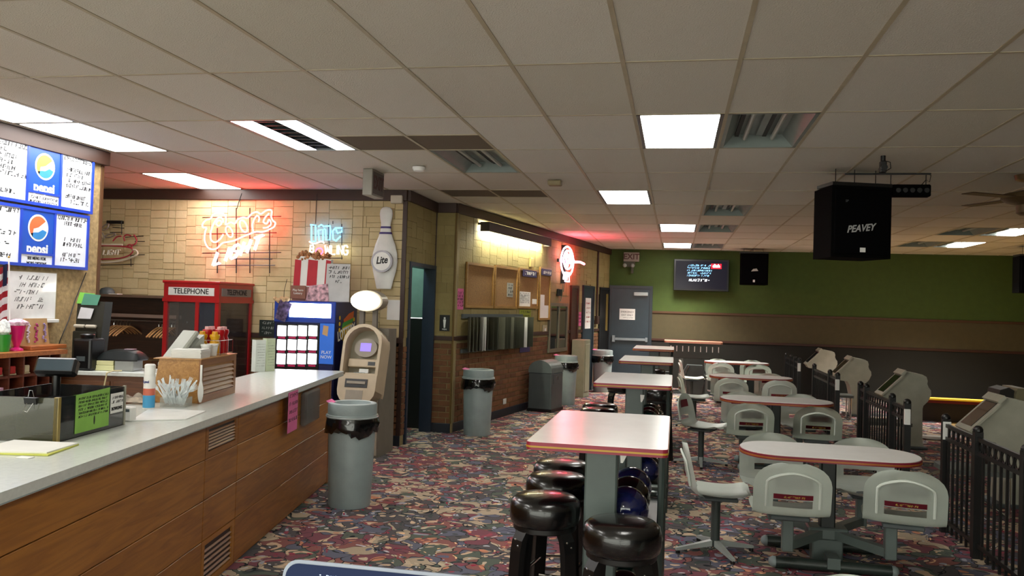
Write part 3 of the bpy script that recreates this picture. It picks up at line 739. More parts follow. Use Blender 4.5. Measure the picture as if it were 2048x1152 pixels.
# ---- oval bowling table with four chairs on arms; origin on the floor at the centre
def oval(L_, W_, n=12, r=None):
    pts = []; h = L_/2-W_/2*.95
    for k in range(n*2+1): a = -pi/2+pi*k/(n*2); pts.append((h+W_/2*.95*abs(cos(a))**.85*(1 if cos(a) >= 0 else -1), W_/2*sin(a)))
    return pts+[(-x, -y) for x, y in pts]
def bowling_table(loc, label, g='oval scoring tables'):
    t = thing('oval_table', label, 'table', loc, 0, g)
    MB().prism(oval(1.17, .62), .725, .75).build('tabletop', M_LAMW, t)
    MB().prism(oval(1.18, .63), .715, .745).build('edge_band', M_MAROON, t)
    MB().prism(oval(1.184, .634), .722, .732).build('edge_stripe', mat('orange edge', 'b06a2c', .4), t, label='orange stripe')
    MB().box(-.05, .05, -.05, .05, .12, .72, bev=.01).build('column', mat('black green column', '1e2624', .4), t)
    MB().box(-.13, .13, -.09, .09, .16, .24, bev=.01).build('hub', M_STAND, t)
    MB().box(-.10, .10, -.07, .07, 0, .17, bev=.01).build('hub_base', M_STAND, t)
    for y in (-.26, .26):
        f_ = MB().tube([(-.36, y, .04), (.36, y, .04)], .038, 10); f_.build('foot', mat('dark green foot', '2a3430', .4), t, smooth=True)
        for x in (-.37, .37): MB().sphere((x, y, .04), .037, 7).build('foot_cap', M_GREY, t, smooth=True)
    for y in (-.16, .16): MB().box(-.04, .04, min(y, y*1.9), max(y, y*1.9), .03, .10).build('cross_arm', M_STAND, t)
    for sy in (-1, 1):
        for sx in (-1, 1):
            a = MB(); d = Vector((sx*.31, sy*.42, 0)); n_ = Vector((-d.y, d.x, 0)).normalized()*.03
            s0 = Vector((sx*.04, sy*.04, 0))
            p = [(s0+n_), (s0-n_), (d-n_), (d+n_)]; a.prism([(q.x, q.y) for q in p], .17, .225)
            a.build('chair_arm', M_STAND, t)
            MB().box(sx*.31-.035, sx*.31+.035, sy*.42-.035, sy*.42+.035, .16, .40, bev=.006).build('chair_post', M_STAND, t)
    return t
# chairs carried by the table's arms: separate things facing it
def arm_chair(loc, rz, label, g):
    t = thing('shell_chair', label, 'chair', loc, rz, g)
    s = add_shell(t); link('lettering', ME_STEXT, s)
    MB().box(-.12, .12, .10, .34, .375, .405, bev=.006).build('seat_bracket', M_DGREY, t); return t
BT = [(1.05, 6.09), (1.09, 9.52), (1.10, 12.78), (1.14, 16.3)]
ORD = ['nearest', 'second', 'third', 'farthest']
tp = cp = sp_ = None
for k, (x, y) in enumerate(BT):
    lb_ = f'{ORD[k]} oval white table with maroon edge' + (' beside the fence' if k == 0 else ' of the row beside the fence')
    if tp is None: tp = bowling_table((x, y, 0), lb_)
    else: copy_tree(tp, (x, y, 0), label=lb_)
    for sy, wy in ((-1, 'front'), (1, 'far')):
        for sx, wx in ((-1, 'left'), (1, 'right')):
            loc = (x+sx*.31+(.03 if sx > 0 else 0), y+sy*.635, 0); rz = (0 if sy < 0 else pi)+random.uniform(-.06, .06)+(sx*sy*.0)
            if k == 0 and sy < 0 and sx > 0: rz += -.18
            l_ = f'white shell chair at the {wy} {wx} of the {ORD[k]} oval table'
            if cp is None: cp = arm_chair(loc, rz, l_, 'white chairs fixed to the oval tables')
            else: copy_tree(cp, loc, rz, l_)
    loc = [(.11, 6.07), (.12, 9.55), (.10, 12.6), (.12, 16.1)][k]; rz = [-pi/2+.04, -pi/2-.35, -pi/2+.1, -pi/2+.05][k]
    l_ = f'white shell chair on a four legged base left of the {ORD[k]} oval table'
    if sp_ is None: sp_ = single_chair((*loc, 0), rz, l_)
    else: copy_tree(sp_, (*loc, 0), rz, l_)
c_ = copy_tree(cp, (.63, 3.14, 0), pi, 'top of a white chair back cut off at the bottom picture edge')
MB().box(-.035, .035, .185, .255, 0, .38).build('chair_post', M_STAND, c_)

# ---- shelf table with pegs at the end of the hall
t = thing('peg_rack', 'long narrow table over a rack with white pegs before the back wall', 'rack', (-.22, 17.3, 0))
MB().prism(rrect(0, 1.16, 0, .62, .05), 1.03, 1.07).build('tabletop', mat('salmon laminate', 'b07862', .4), t)
for k in range(9): MB().box(.13+k*.118, .145+k*.118, .06, .10, .86, .97).build('peg', M_WHITE, t)
MB().box(.1, 1.1, .12, .5, .72, .86, bev=.01).box(.1, 1.1, .10, .12, .84, 1.03).build('rack_body', mat('dark taupe', '3a3c38', .5), t)
for x in (.35, .85): MB().box(x-.04, x+.04, .2, .3, 0, .72).build('leg', mat('pale grey leg', '7d8682', .4), t)
MB().box(.2, 1.0, .1, .5, 0, .04).build('base', M_DGREY, t)
t = thing('equipment_case', 'dark upright case under the rack before the back wall', 'case', (.18, 16.85, 0))
MB().prism([(0, 0), (.42, 0), (.42, .5), (.36, .62), (.06, .62), (0, .5)], 0, .25, 'y').build('case', mat('grey case', '3a4040', .4), t)
MB().tube([(.06, -.01, .05), (.03, -.01, .45), (.1, -.01, .6)], .012).tube([(.38, -.01, .6), (.40, -.01, .3), (.36, -.01, .05)], .012).build('tube_trim', M_CHROME, t, smooth=True)

# ---- fences
FX = 2.12
def fence(y0, y1, label, inner=(.33,), tag_=True):
    t = thing('iron_fence', label, 'fence', (FX, y0, 0), 0, 'black iron fence sections'); L_ = y1-y0
    posts = [.025]+[L_*q for q in inner]+[L_-.025]
    for y in posts:
        p = MB().box(-.028, .028, y-.028, y+.028, 0, .89).sphere((0, y, .90), .034, 7).build('post', M_IRON, t)
    for z in (.10, .74, .84): MB().box(-.012, .012, .0, L_, z-.014, z+.014).build('rail', M_IRON, t)
    n = int(L_/.105)
    for k in range(1, n):
        y = k*L_/n
        if min(abs(y-q) for q in posts) < .045: continue
        MB().box(-.008, .008, y-.008, y+.008, .02, .84).build('picket', M_IRON, t)
    for k in range(n):
        y = (k+.5)*L_/n
        if min(abs(y-q) for q in posts) < .05: continue
        MB().tube([(0, y+.036*cos(a), .79+.036*sin(a)) for a in [2*pi*i/12 for i in range(12)]], .006, 5, closed=True).build('ring', M_IRON, t)
    if tag_: MB().box(-.034, .014, L_*0+.0-.036, -.0, .70, .84).build('sticker', M_PAPER, t, label='white paper sticker on the end post')
    return t
fence(4.75, 7.22, 'nearest black iron fence section at the right picture edge', (.36, .70), False)
fence(8.3, 10.35, 'second black iron fence section, by the middle score console', (.28, .84))
fence(11.7, 13.65, 'third black iron fence section from the front', (.3,))
fence(15.2, 17.0, 'farthest black iron fence section near the back wall', (.3, .6))
M_STK = M_PAPER
for k, y in enumerate((7.22, 10.37, 13.67, 17.02)):   # stickers at the far end posts
    pass
o = MB().box(-.03, .03, -.001, .001, -.07, .07).build('post_sticker', M_PAPER); o.location = (FX-.0, 7.22-.056, .80); tag(o, 'white sticker on the end post of the nearest fence', 'sticker')

# ---- score consoles: profile in x,z; facing the seats (-x)
M_CONS = mat('off white console', 'a8a898', .5)
def console(loc, label):
    t = thing('score_console', label, 'console', loc, 0, 'off white score consoles')
    prof = [(.13, .0), (.36, .0), (.34, .12), (.335, .52), (.345, .56), (.40, .62), (.435, .70), (.43, .76), (.40, .80), (.385, .84), (.39, .88), (.375, .93), (.33, .955), (.16, .985), (-.16, .66), (-.12, .60), (.06, .58), (.10, .50), (.14, .30)]
    MB().prism(prof, -.16, .16, 'y').build('body', M_CONS, t)
    d = Vector((.32, 0, .325)).normalized(); n_ = Vector((-d.z, 0, d.x))
    def slab(a, b, h0, h1, y0, y1):
        mb = MB(); base = Vector((-.16, 0, .66)); q = []
        for s in (a, b):
            for h in (h0, h1): p = base+d*s+n_*h; q.append((p.x, p.z))
        mb.prism([q[0], q[2], q[3], q[1]], y0, y1, 'y'); return mb
    slab(.0, .44, .0, .02, -.20, .20).build('bezel', M_CONS, t)
    slab(.05, .36, .018, .026, -.14, .14).build('screen', M_WIN, t)
    slab(.385, .42, .018, .03, -.12, -.04).build('button', M_DGREY, t); slab(.385, .42, .018, .03, .02, .1).build('button', M_DGREY, t)
    slab(.36, .44, .0, .05, -.2, .2).build('lamp_hood', M_CONS, t)
    MB().box(.04, .40, -.2, .2, -.0, .035, bev=.01).build('foot', M_DGREY, t)
    return t
cs = console((2.80, 8.45, 0), 'nearest off white score console behind the black fence')
for y, l_ in ((11.75, 'second off white score console right of the second fence'), (15.1, 'third off white score console in the dark behind the fence'), (18.1, 'farthest score console, only its edge showing near the back wall')): copy_tree(cs, (2.80, y, 0), label=l_)
# low bowler benches with chrome frames
def bench(loc, label):
    t = thing('bowler_seat', label, 'bench', loc, 0, 'low grey bowler seats')
    MB().prism(rrect(0, .55, 0, .42, .05), .36, .40).build('seat', mat('dim grey seat', '5c615d', .5), t)
    for x in (.05, .5): MB().tube([(x, .05, .36), (x, .03, .02), (x, .39, .02), (x, .37, .36)], .012).build('leg', M_CHROME, t, smooth=True)
    MB().tube([(-.03, .03, .38), (-.12, .0, .35)], .02).build('arm_bracket', M_CHROME, t, smooth=True); return t
b0 = bench((2.3, 7.75, 0), 'low grey seat with chrome frame behind the nearest fence gap')
for y, l_ in ((10.9, 'low grey seat beside the second score console'), (14.3, 'low grey seat beside the third score console')): copy_tree(b0, (2.3, y, 0), label=l_)
# ball return hood
t = thing('ball_return', 'beige ball return hood with red emblem at the right edge', 'ball return', (3.75, 10.3, 0))
MB().prism([(0, 0), (.9, 0), (.9, .70), (.55, .84), (.12, .93), (.02, .93), (0, .85)], 0, .45, 'y').build('hood', mat('beige hood', '857f62', .5), t)
MB().prism([(-.16, 0), (0, 0), (0, .9), (-.05, .93), (-.14, .9), (-.16, .8)], .05, .42, 'y').build('side_post', mat('black brown post', '1c1a16', .5), t)
em = MB()
for z in (.62, .70): em.box(.2, .38, -.006, 0, z, z+.03)
em.box(.22, .26, -.006, 0, .65, .70); em.box(.33, .38, -.006, 0, .63, .73); em.box(.24, .36, -.006, 0, .78, .80)
em.build('emblem', mat('red emblem', 'a02a1c', .5), t)
# lane cappings with yellow stripes
for k, (y, l_) in enumerate(((15.05, 'farther yellow and dark red capping between the lanes'), (11.75, 'nearer yellow and dark red capping between the lanes'))):
    t = thing('lane_capping', l_, 'lane divider', (3.9, y, 0))
    MB().box(0, 9, -.2, .2, 0, .30).build('body', mat('dark brown divider', '251a12', .5), t)
    MB().box(0, 9, -.22, .2, .30, .35).build('red_band', mat('dark red band', '6a1a14', .4), t); MB().box(0, 9, -.225, -.0, .35, .375).build('yellow_stripe', mat('yellow stripe', 'd0a020', .4, emit=.25), t)
t = thing('shoe_tray', 'small pale tray on the approach behind the fence', 'tray', (3.55, 12.6, 0)); MB().lathe([(.1, 0), (.16, .02), (.17, .05)], sc=(1, .6)).build('tray', M_WHITE, t, smooth=True)
for k in range(4):   # approach boards left of the lanes
    pass

# ---- things under the ceiling
def speaker(loc, rz, label, s=1):
    t = thing('hanging_speaker', label, 'speaker', loc, rz, 'black speakers hung from the ceiling')
    W_, H_, D_ = .56*s, .64*s, .42*s
    MB().prism([(-W_/2, 0), (W_/2, 0), (W_/2*.86, D_), (-W_/2*.86, D_)], 0, H_).build('cabinet', M_MATTE, t)
    MB().box(-W_/2+.02, W_/2-.02, -.02, 0, .03*s, H_-.03*s, bev=.008).build('grille', mat('black grille', '050506', .85, bump=.3, bscale=300, spec=.05), t)
    MB().box(-W_/2, W_/2, -.01, D_*.7, H_, H_+.03).build('top_bracket', M_IRON, t)
    for x in (-.2*s, -.02*s, .18*s): MB().tube([(x, .1, H_+.03), (x, .1, CEIL-loc[2])], .004, 5).build('chain', M_IRON, t)
    return t
sp1 = speaker((1.60, 7.9, 2.20), .30, 'large black speaker with script logo hanging near the centre right')
tx = text('logo', 'PEAVEY', .085, mat('pale logo', 'a8a8a8', .4), sp1, -.02, -.022, .26, shear=.4, sx=.9, rot=-.12, bold=.002)
MB().box(-.02, .03, -.024, -.02, .05, .09).build('badge', M_PAPER, sp1); text('model_mark', 'SP', .03, mat('dim mark', '55585a', .5), sp1, -.15, -.022, .50)
sp2 = speaker((1.54, 17.7, 2.26), 0, 'smaller looking black speaker hanging before the green wall'); MB().prism([(-.06, .27), (-.02, .32), (.05, .33), (.08, .28)], -.022, -.02, 'y').build('logo', mat('pale logo', 'a8a8a8', .4), sp2); MB().box(-.02, .02, -.024, -.02, .05, .1).build('badge', M_PAPER, sp2)
speaker((6.13, 16.0, 2.18), 0, 'black speaker cut off at the right picture edge')
t = thing('light_bar', 'black spotlight bar hanging right of the large speaker', 'stage light', (1.90, 8.15, 2.78))
MB().box(0, .33, -.04, .06, 0, .11, bev=.01).build('housing', M_MATTE, t)
for k in range(5): MB().cyl((.05+k*.06, -.04, .055), (.05+k*.06, -.055, .055), .022, 10).build('lens', M_BLACK, t)
for x in (.0, .30): MB().tube([(x, .02, .11), (x, .02, .22)], .005, 5).build('hanger', M_IRON, t)
MB().tube([(.26, .02, .11), (.3, .02, .16), (.33, .02, .14), (.34, .02, .20), (.30, .02, .222)], .004, 5).build('cable', M_IRON, t)
MB().box(-.4, .34, .01, .025, .205, .222).build('ceiling_rail', M_IRON, t)
t = thing('ceiling_camera', 'small black camera fixed to the ceiling above the spotlight bar', 'camera', (1.63, 7.3, 2.86))
MB().box(-.02, .03, -.03, .03, .0, .1, bev=.008).cyl((.005, -.06, .04), (.005, .04, .04), .025).build('body', M_BLACK, t); MB().cyl((.005, 0, .1), (.005, 0, CEIL-2.86), .02).build('mount', M_BLACK, t)
MB().tube([(.02, 0, .1), (.06, 0, .09), (.065, 0, .04), (.03, 0, .02)], .004, 5).build('cable', M_BLACK, t)
t = thing('ceiling_fan', 'brown ceiling fan at the right picture edge', 'ceiling fan', (3.09, 8.3, 2.64)); mb_ = mat('aged bronze', '5c4a30', .4, .4)
MB().lathe([(.06, .0), (.09, .02), (.09, .09), (.17, .115), (.215, .15), (.20, .19), (.08, .22), (.02, .23)], n=24).build('motor', mb_, t, smooth=True)
MB().cyl((0, 0, .22), (0, 0, .31), .015).build('rod', mb_, t); MB().lathe([(.03, .30), (.10, .32), (.11, .363)], n=20).build('canopy', mb_, t, smooth=True)
for k in range(4):
    a = radians(28)+k*2*pi/4; M = Matrix.Rotation(a, 4, 'Z')
    MB().box(.19, .68, -.065, .065, .150, .158, M=M).build('blade', mat('brown blade', '3a2a1a', .5), t)
# television
t = thing('television', 'wall television showing blue and white text screen', 'television', P_BACK.pt(1.98, 2.46, .18), 0)
MB().box(-.58, .58, -.03, .05, -.34, .34, bev=.008).build('case', M_BLACK, t); MB().box(-.54, .54, -.034, -.03, -.30, .30).build('screen', emis('tv dark', (.001, .002, .008), 1), t)
MB().box(-.06, .06, .05, .17, -.1, .1).build('wall_bracket', M_IRON, t)
r = random.Random(5); tb = MB(); tw = MB()
for k in range(5): scribble(tb, -.30, .20-(.05 if k in (1, 4) else 0), .19-k*.055, .034, -.0345, r, .08)
for k in range(1): scribble(tw, -.27, .16, -.135, .05, -.0345, r, .05)
tb.build('screen_text', emis('tv blue', (.25, .55, .9), 1.6), t); tw.build('screen_text', emis('tv white', (.9, .95, 1), 1.8), t)
MB().box(.20, .42, -.0352, -.034, .14, .25).build('screen_logo_panel', emis('tv red', (.7, .01, .03), 1), t); text('screen_logo', 'dish', .10, emis('tv white', (.9, .95, 1), 1.8), t, .31, -.0362, .20, bold=.003)
# exit sign and emergency lamps at the back
t = thing('exit_sign', 'exit sign with twin lamps above the slate back door', 'exit sign', P_BACK.pt(.48, 2.83, .08))
M_EXW = mat('dull sign face', '8a8278', .6); M_EXR = mat('dim red letters', '4a2420', .5)
MB().box(-.17, .17, -.04, .04, -.1, .1, bev=.005).build('case', M_EXW, t); text('lettering', 'EXIT', .17, M_EXR, t, 0, -.042, 0, bold=.004)
for x in (-.14, .03): MB().sphere((x, -.04, -.19), .045, 8).build('lamp', mat('dull lamp', '9a9c94', .3), t, smooth=True)
MB().box(-.17, .08, -.02, .04, -.22, -.10).box(-.0, .05, -.02, .04, -.36, -.22).build('battery_box', mat('dark olive case', '3a3c28', .5), t)
t = thing('paper_notice', 'white notice reading emergency exit only on the slate back door', 'notice', P_BACK.pt(.42, 1.57, .032))
MB().box(-.17, .17, -.002, 0, -.12, .12).build('sheet', M_PAPER, t); text('lettering', 'EMERGENCY', .05, M_INK, t, 0, -.003, .05); text('lettering', 'EXIT ONLY', .05, M_INK, t, 0, -.003, -.02)
mb = MB(); scribble(mb, -.12, .12, -.085, .018, -.0025, r); mb.build('small_print', M_INK, t)
# ================================================================== SERVICE COUNTER
CA = math.atan2(5.2, -.92)
P_CT = Plane(-3.13, 7.65, CA)
def ctl(px, py, z):      # local counter coordinates (x away from camera, y inward) of a point lying on height z
    p = onz(px, py, z)-P_CT.o; return p.dot(P_CT.u), -p.dot(P_CT.n)
PF = Plane(P_CT.pt(0, 0, -.04).x, P_CT.pt(0, 0, -.04).y, CA)      # front face
t = thing('service_counter', 'long honey oak service counter body with louvred vents', 'counter', (-3.13, 7.65, 0), CA)
X0, X1 = -5.7, -.36
s1, s2 = PF.at(411, 900)[0], PF.at(476, 870)[0]
MB().box(X0, X1, .06, .62, 0, .955).build('body', M_OAKD, t)
rows = [(.02, .295), (.30, .525), (.53, .755), (.76, .953)]
for (a, b) in ((X0, s1-.003), (s1+.003, s2-.003), (s2+.003, X1)):
    for k, (c, d) in enumerate(rows):
        if a > s1-.01 and b < s2+.01 and k in (0, 3):
            fr = MB(); fr.box(a, b, .04, .06, c, c+.035).box(a, b, .04, .06, d-.03, d).box(a, a+.04, .04, .06, c+.035, d-.03).box(b-.04, b, .04, .06, c+.035, d-.03)
            fo = fr.build('vent_frame', M_OAK, t)
            n = 6; MB().box(a+.04, b-.04, .052, .0602, c+.035, d-.03).build('vent_shade', M_BLACK, fo)  # black sheet stands in for the shade between the slats
            for q in range(n):
                z = c+.045+(d-c-.085)*q/n
                MB().prism([(.041, z), (.044, z), (.052, z+.009), (.049, z+.009)], a+.04, b-.04, 'x').build('slat', M_OAKD, fo)
        else: MB().box(a, b, .04, .06, c, d, bev=.002).build('panel', M_OAK, t)
MB().box(X0, -3.7, .70, 1.12, .955, .999, bev=.003).build('staff_ledge', M_COUNTER, t); MB().box(X0, -3.72, .70, 1.08, 0, .954).build('ledge_body', M_OAKD, t)
MB().box(X1-.05, X1+.004, .036, .064, 0, .955, bev=.003).build('corner_post', M_OAKD, t)
ct = thing('countertop', 'pale grey laminate countertop of the oak service counter', 'countertop', (-3.13, 7.65, 0), CA)
MB().prism(rrect(-5.8, 0, 0, .70, .03), .956, 1.0).build('slab', M_COUNTER, ct)
MB().box(-5.8, -.03, -.0015, .0, .958, .962).build('edge_line', M_GREY, ct)
def cthing(name, label, cat, px, py, z=1.0, rz=0, group=None):
    p = onz(px, py, z); return thing(name, label, cat, (p.x, p.y, z+.001), rz, group)
# pink strip and clear bag hanging from the front edge
u0, u1, z0, z1 = Plane(-3.13, 7.65, CA).rect(575, 787, 594, 862)
t = thing('pink_notice', 'narrow pink notice hanging from the counter edge', 'notice', P_CT.pt(u0, z0, .003), CA)
MB().prism([(0, 0), (u1-u0, .0), (u1-u0, .955-z0+.03), (0, .955-z0+.03)], -.001, 0, 'y').build('sheet', M_PINK, t)
mb = MB(); r = random.Random(11)
for k in range(4): scribble(mb, .02, u1-u0-.02, .08+k*.06, .025, -.0012, r, .05)
mb.build('writing', M_INK, t)
u0, u1, z0, z1 = PF.rect(600, 780, 628, 845)
t = thing('clear_bag', 'clear plastic holder taped near the end of the counter', 'holder', PF.pt(u0, z0, .002), CA)
MB().box(0, u1-u0, -.05, 0, 0, min(z1, .95)-z0, bev=.015).build('holder', mat('cloudy plastic', '6e6a68', .15, noise=.3, scale=20, alpha=.6, coat=.5), t)
# writing pad
t = thing('writing_pad', 'white writing pad on yellow sheets at the near end of the counter', 'pad', (0, 0, 1.001))
q = [onz(*p, 1.01) for p in ((-60, 903), (96, 908), (158, 886), (25, 879))]
MB().prism([(p.x, p.y) for p in q], .0, .006).build('yellow_sheets', mat('pale yellow paper', 'c8cc62', .8), t)
q = [onz(*p, 1.016) for p in ((-60, 900), (94, 903), (156, 884), (28, 878))]
MB().prism([(p.x, p.y) for p in q], .0062, .012).build('white_sheet', M_PAPER, t)
o = MB().box(-.03, .03, -.018, .018, 0, .003).build('card', M_PAPER); o.location = onz(50, 914, 1.004); o.location.z = 1.001; tag(o, 'small white card under the edge of the writing pad', 'card')

# glass case with flyers
C0 = onz(118, 885, 1.0); C1 = onz(247, 850, 1.0); d = (C1-C0); d.z = 0; Lc = d.length; ac = math.atan2(d.y, d.x)
PC = Plane(C0.x, C0.y, ac); HCASE = .20
t = thing('glass_case', 'low glass display case with flyers standing on the counter', 'display case', (C0.x, C0.y, 1.001), ac)
MB().box(0, Lc, 0, .006, 0, HCASE).build('glass_pane', M_DGLASS, t); 
MB().box(-.02, -.014, .0, .42, 0, HCASE).build('glass_pane', mat('amber grey glass', '4a4a3a', .1, noise=.1, scale=3, alpha=.55, coat=.3), t)
MB().box(0, Lc, .40, .406, 0, HCASE).build('glass_pane', M_DGLASS, t)
MB().box(Lc-.006, Lc, .006, .40, 0, HCASE).build('glass_pane', M_DGLASS, t)
MB().box(-.02, .0, -.003, .018, 0, HCASE+.003).build('corner_post', mat('amber plastic post', '8d7a3c', .3), t)
MB().box(Lc-.004, Lc+.008, -.004, .010, 0, HCASE+.003).build('corner_post', mat('clear edge', '9a9888', .3), t)
MB().box(.0, Lc, .0, .40, 0, .004).build('base', M_BLACK, t)
u0, u1, z0, z1 = PC.rect(150, 772, 217, 872)
z0 = 1.02
g = thing('green_flyer', 'lime green flyer taped on the glass case on the counter', 'flyer', PC.pt(u0, z0, .002), ac)
MB().prism([(0, 0), (u1-u0, .0), (u1-u0, .19), (0, .18)], -.001, 0, 'y').build('sheet', mat('lime paper', '86b850', .8), g)
mb = MB()
for k in range(6): scribble(mb, .02, u1-u0-.02, .155-k*.017, .010, -.0014, r, .1)
mb.build('writing', M_INK, g); disc(MB(), (u1-u0)*.55, .045, .006, .022, -.0014, -.001).build('lamp_drawing', M_INK, g)
g = thing('white_flyer', 'white flyer about bowling on the glass case, right of the green one', 'flyer', PC.pt(u1+.012, 1.075, .002), ac)
MB().box(0, Lc-u1-.03, -.001, 0, 0, .10).build('sheet', M_PAPER, g); text('lettering', 'BOWLING', .022, M_INK, g, (Lc-u1-.03)/2, -.0015, .022, bold=.001)
mb = MB()
for k in range(2): scribble(mb, .01, Lc-u1-.04, .05+k*.022, .013, -.0014, r, .05)
mb.build('writing', M_INK, g)
# inside and behind the case
g = thing('cash_box', 'black cash box inside the glass case', 'cash box', PC.pt(.13, 1.006, -.18), ac)
MB().box(0, .3, -.12, .12, 0, .15, bev=.01).build('box', M_MATTE, g); MB().box(.02, .10, -.121, -.12, .03, .12).build('plate', M_DGREY, g)
g = thing('receipt_book', 'pink topped receipt book behind the glass case', 'book', PC.pt(.12, 1.0, -.56)+Vector((0, 0, .001)), ac+.2)
MB().box(0, .30, -.06, .10, .0, .17, bev=.006).build('block', M_DGREY, g); MB().box(.0, .30, -.06, .10, .17, .185).build('top_sheet', mat('lilac paper', 'c08aa4', .6), g)
g = thing('binder_clip', 'black binder clip gripping the front of the glass case', 'clip', PC.pt(-.02, 1.0+HCASE-.01, .0)+Vector((-.11, -.035, 0)), ac-pi/2)
MB().prism([(-.012, .012), (.012, .012), (.003, -.018), (-.003, -.018)], -.028, .028, 'x').build('clip', M_BLACK, g); MB().tube([(-.014, 0, .012), (-.006, -.004, .045), (.006, -.004, .045), (.014, 0, .012)], .0015, 5).build('wire', M_CHROME, g); MB().tube([(-.014, -.006, -.012), (-.02, -.02, -.045), (-.004, -.02, -.05), (.014, -.006, -.012)], .0015, 5).build('wire', M_CHROME, g)
g = thing('paper_cup', 'small white cup beside the customer display', 'cup', PC.pt(.03, 1.001, -.46), 0)
MB().lathe([(.024, 0), (.034, .19), (.034, .215), (.03, .215)], n=20, cap=True).build('cup', M_WHITE, g, smooth=True)
# customer display
Pd = CAM+ray(114, 735)*(3.75/ray(114, 735).y)
g = thing('customer_display', 'black customer display on a short pole behind the glass case', 'display', (Pd.x, Pd.y, 1.001), .30)
hd = Pd.z-1.0
MB().box(-.10, .10, -.03, .03, hd-.045, hd+.045, bev=.012, M=Matrix.Translation((0, 0, hd)) @ Matrix.Rotation(-.5, 4, 'X') @ Matrix.Translation((0, 0, -hd))).build('head', M_BLACK, g)
MB().box(-.085, .085, -.032, -.029, hd-.03, hd+.03, M=Matrix.Translation((0, 0, hd)) @ Matrix.Rotation(-.5, 4, 'X') @ Matrix.Translation((0, 0, -hd))).build('screen', mat('grey blue display glass', '38444c', .1), g)
MB().cyl((0, 0, .01), (0, 0, hd-.04), .02, 14).build('pole', M_BLACK, g, smooth=True); MB().lathe([(.06, 0), (.06, .01), (.03, .03)], n=24).build('base', M_BLACK, g, smooth=True)
# spray can
g = cthing('spray_can', 'white disinfectant spray can with blue and red label', 'can', 297, 819)
MB().lathe([(.031, 0), (.033, .006), (.033, .19), (.028, .205)], n=24).build('can', M_WHITE, g, smooth=True)
MB().lathe([(.0338, .012), (.0338, .085)], n=24).build('blue_label', mat('sky blue label', '4aa0d0', .35), g, smooth=True)
MB().lathe([(.0338, .085), (.0338, .125)], n=24).build('red_label', mat('salmon label', 'd0705a', .35), g, smooth=True)
MB().lathe([(.030, .20), (.031, .262), (.024, .268)], n=24).build('cap', M_WHITE, g, smooth=True)
la = math.atan2(g.location.y, g.location.x)
text('lettering', 'Lysol', .018, mat('navy print', '2c3c80', .5), g, 0, -.0345, .165, bold=.0008)
# small white box and crumpled cloth
g = cthing('payment_terminal', 'small white box beside the end of the glass case', 'box', 256, 842); MB().box(-.03, .03, -.02, .03, 0, .075, bev=.006).build('box', M_WHITE, g); MB().box(-.02, .02, -.021, -.02, .05, .065).build('window', M_DGREY, g)
g = cthing('wiping_cloth', 'crumpled white and orange cloth left of the spray can', 'cloth', 268, 806)
MB().grid(lambda u, v: ((u-.5)*.20, (v-.5)*.14, .012+.045*abs(sin(5.1*u+2*v))*sin(pi*u)*sin(pi*v)+.02*sin(9*v)**2*sin(pi*u)), 14, 10, th=.004).build('cloth', mat('white orange cloth', 'cfc4b4', .9, noise=.5, scale=14), g, smooth=True)
# serving mat
t = thing('cutting_board', 'thin white cutting board lying on the counter', 'cutting board', (0, 0, 1.001)); q = [onz(*p, 1.005) for p in ((262, 841), (372, 838), (412, 822), (300, 817))]
MB().prism([(p.x, p.y) for p in q], 0, .006).build('board', M_WHITE, t)
# napkin cabinet
B0 = onz(399, 808, 1.0); B1 = onz(470, 786, 1.0); d = B1-B0; ab = math.atan2(d.y, d.x); LB = d.length
g = thing('condiment_cabinet', 'small oak cabinet with louvred side standing on the counter', 'cabinet', (B0.x, B0.y, 1.001), ab)
HB = .275
MB().prism([(.012, 0), (.31, 0), (.27, HB), (.012, HB)], .012, LB, 'x').build('body', M_OAKL, g)
fr = MB().box(0, LB, 0, .012, 0, .05).box(0, LB, 0, .012, HB-.04, HB).box(0, .045, 0, .012, .05, HB-.04).box(LB-.045, LB, 0, .012, .05, HB-.04).build('side_frame', M_OAKD, g)
for k in range(6):
    z = .055+k*(HB-.10)/6
    MB().prism([(-.002, z), (.002, z), (.014, z+.018), (.010, z+.018)], .045, LB-.045, 'x').build('slat', M_OAKD, fr)
MB().box(-.004, LB+.005, -.004, .30, HB, HB+.006).build('top_board', M_OAKL, g)
def onbox(x, y, z=HB+.008): v = Vector((x, y, 0)); c_, s_ = cos(ab), sin(ab); return (B0.x+x*c_-y*s_, B0.y+x*s_+y*c_, 1.0+z)
# serving spoon against the corner
g = thing('serving_spoon', 'white plastic spoon fixed upright at the corner of the oak cabinet', 'spoon', (B0.x, B0.y, 1.02), 0)
sp = []; 
for a in range(13): q = a/12; sp.append((.012*(1 if q < .5 else .6)*0+(.006+.013*sin(pi*min(1, q/.55))**.8 if q < .55 else .0065), q))
L_ = .235
MB().prism([(w_, z*L_) for w_, z in sp]+[(-w_, z*L_) for w_, z in sp[::-1]], -.012, -.007, 'y').build('spoon', M_WHITE, g); g.location = (B0.x+.012, B0.y-.004, 1.012)
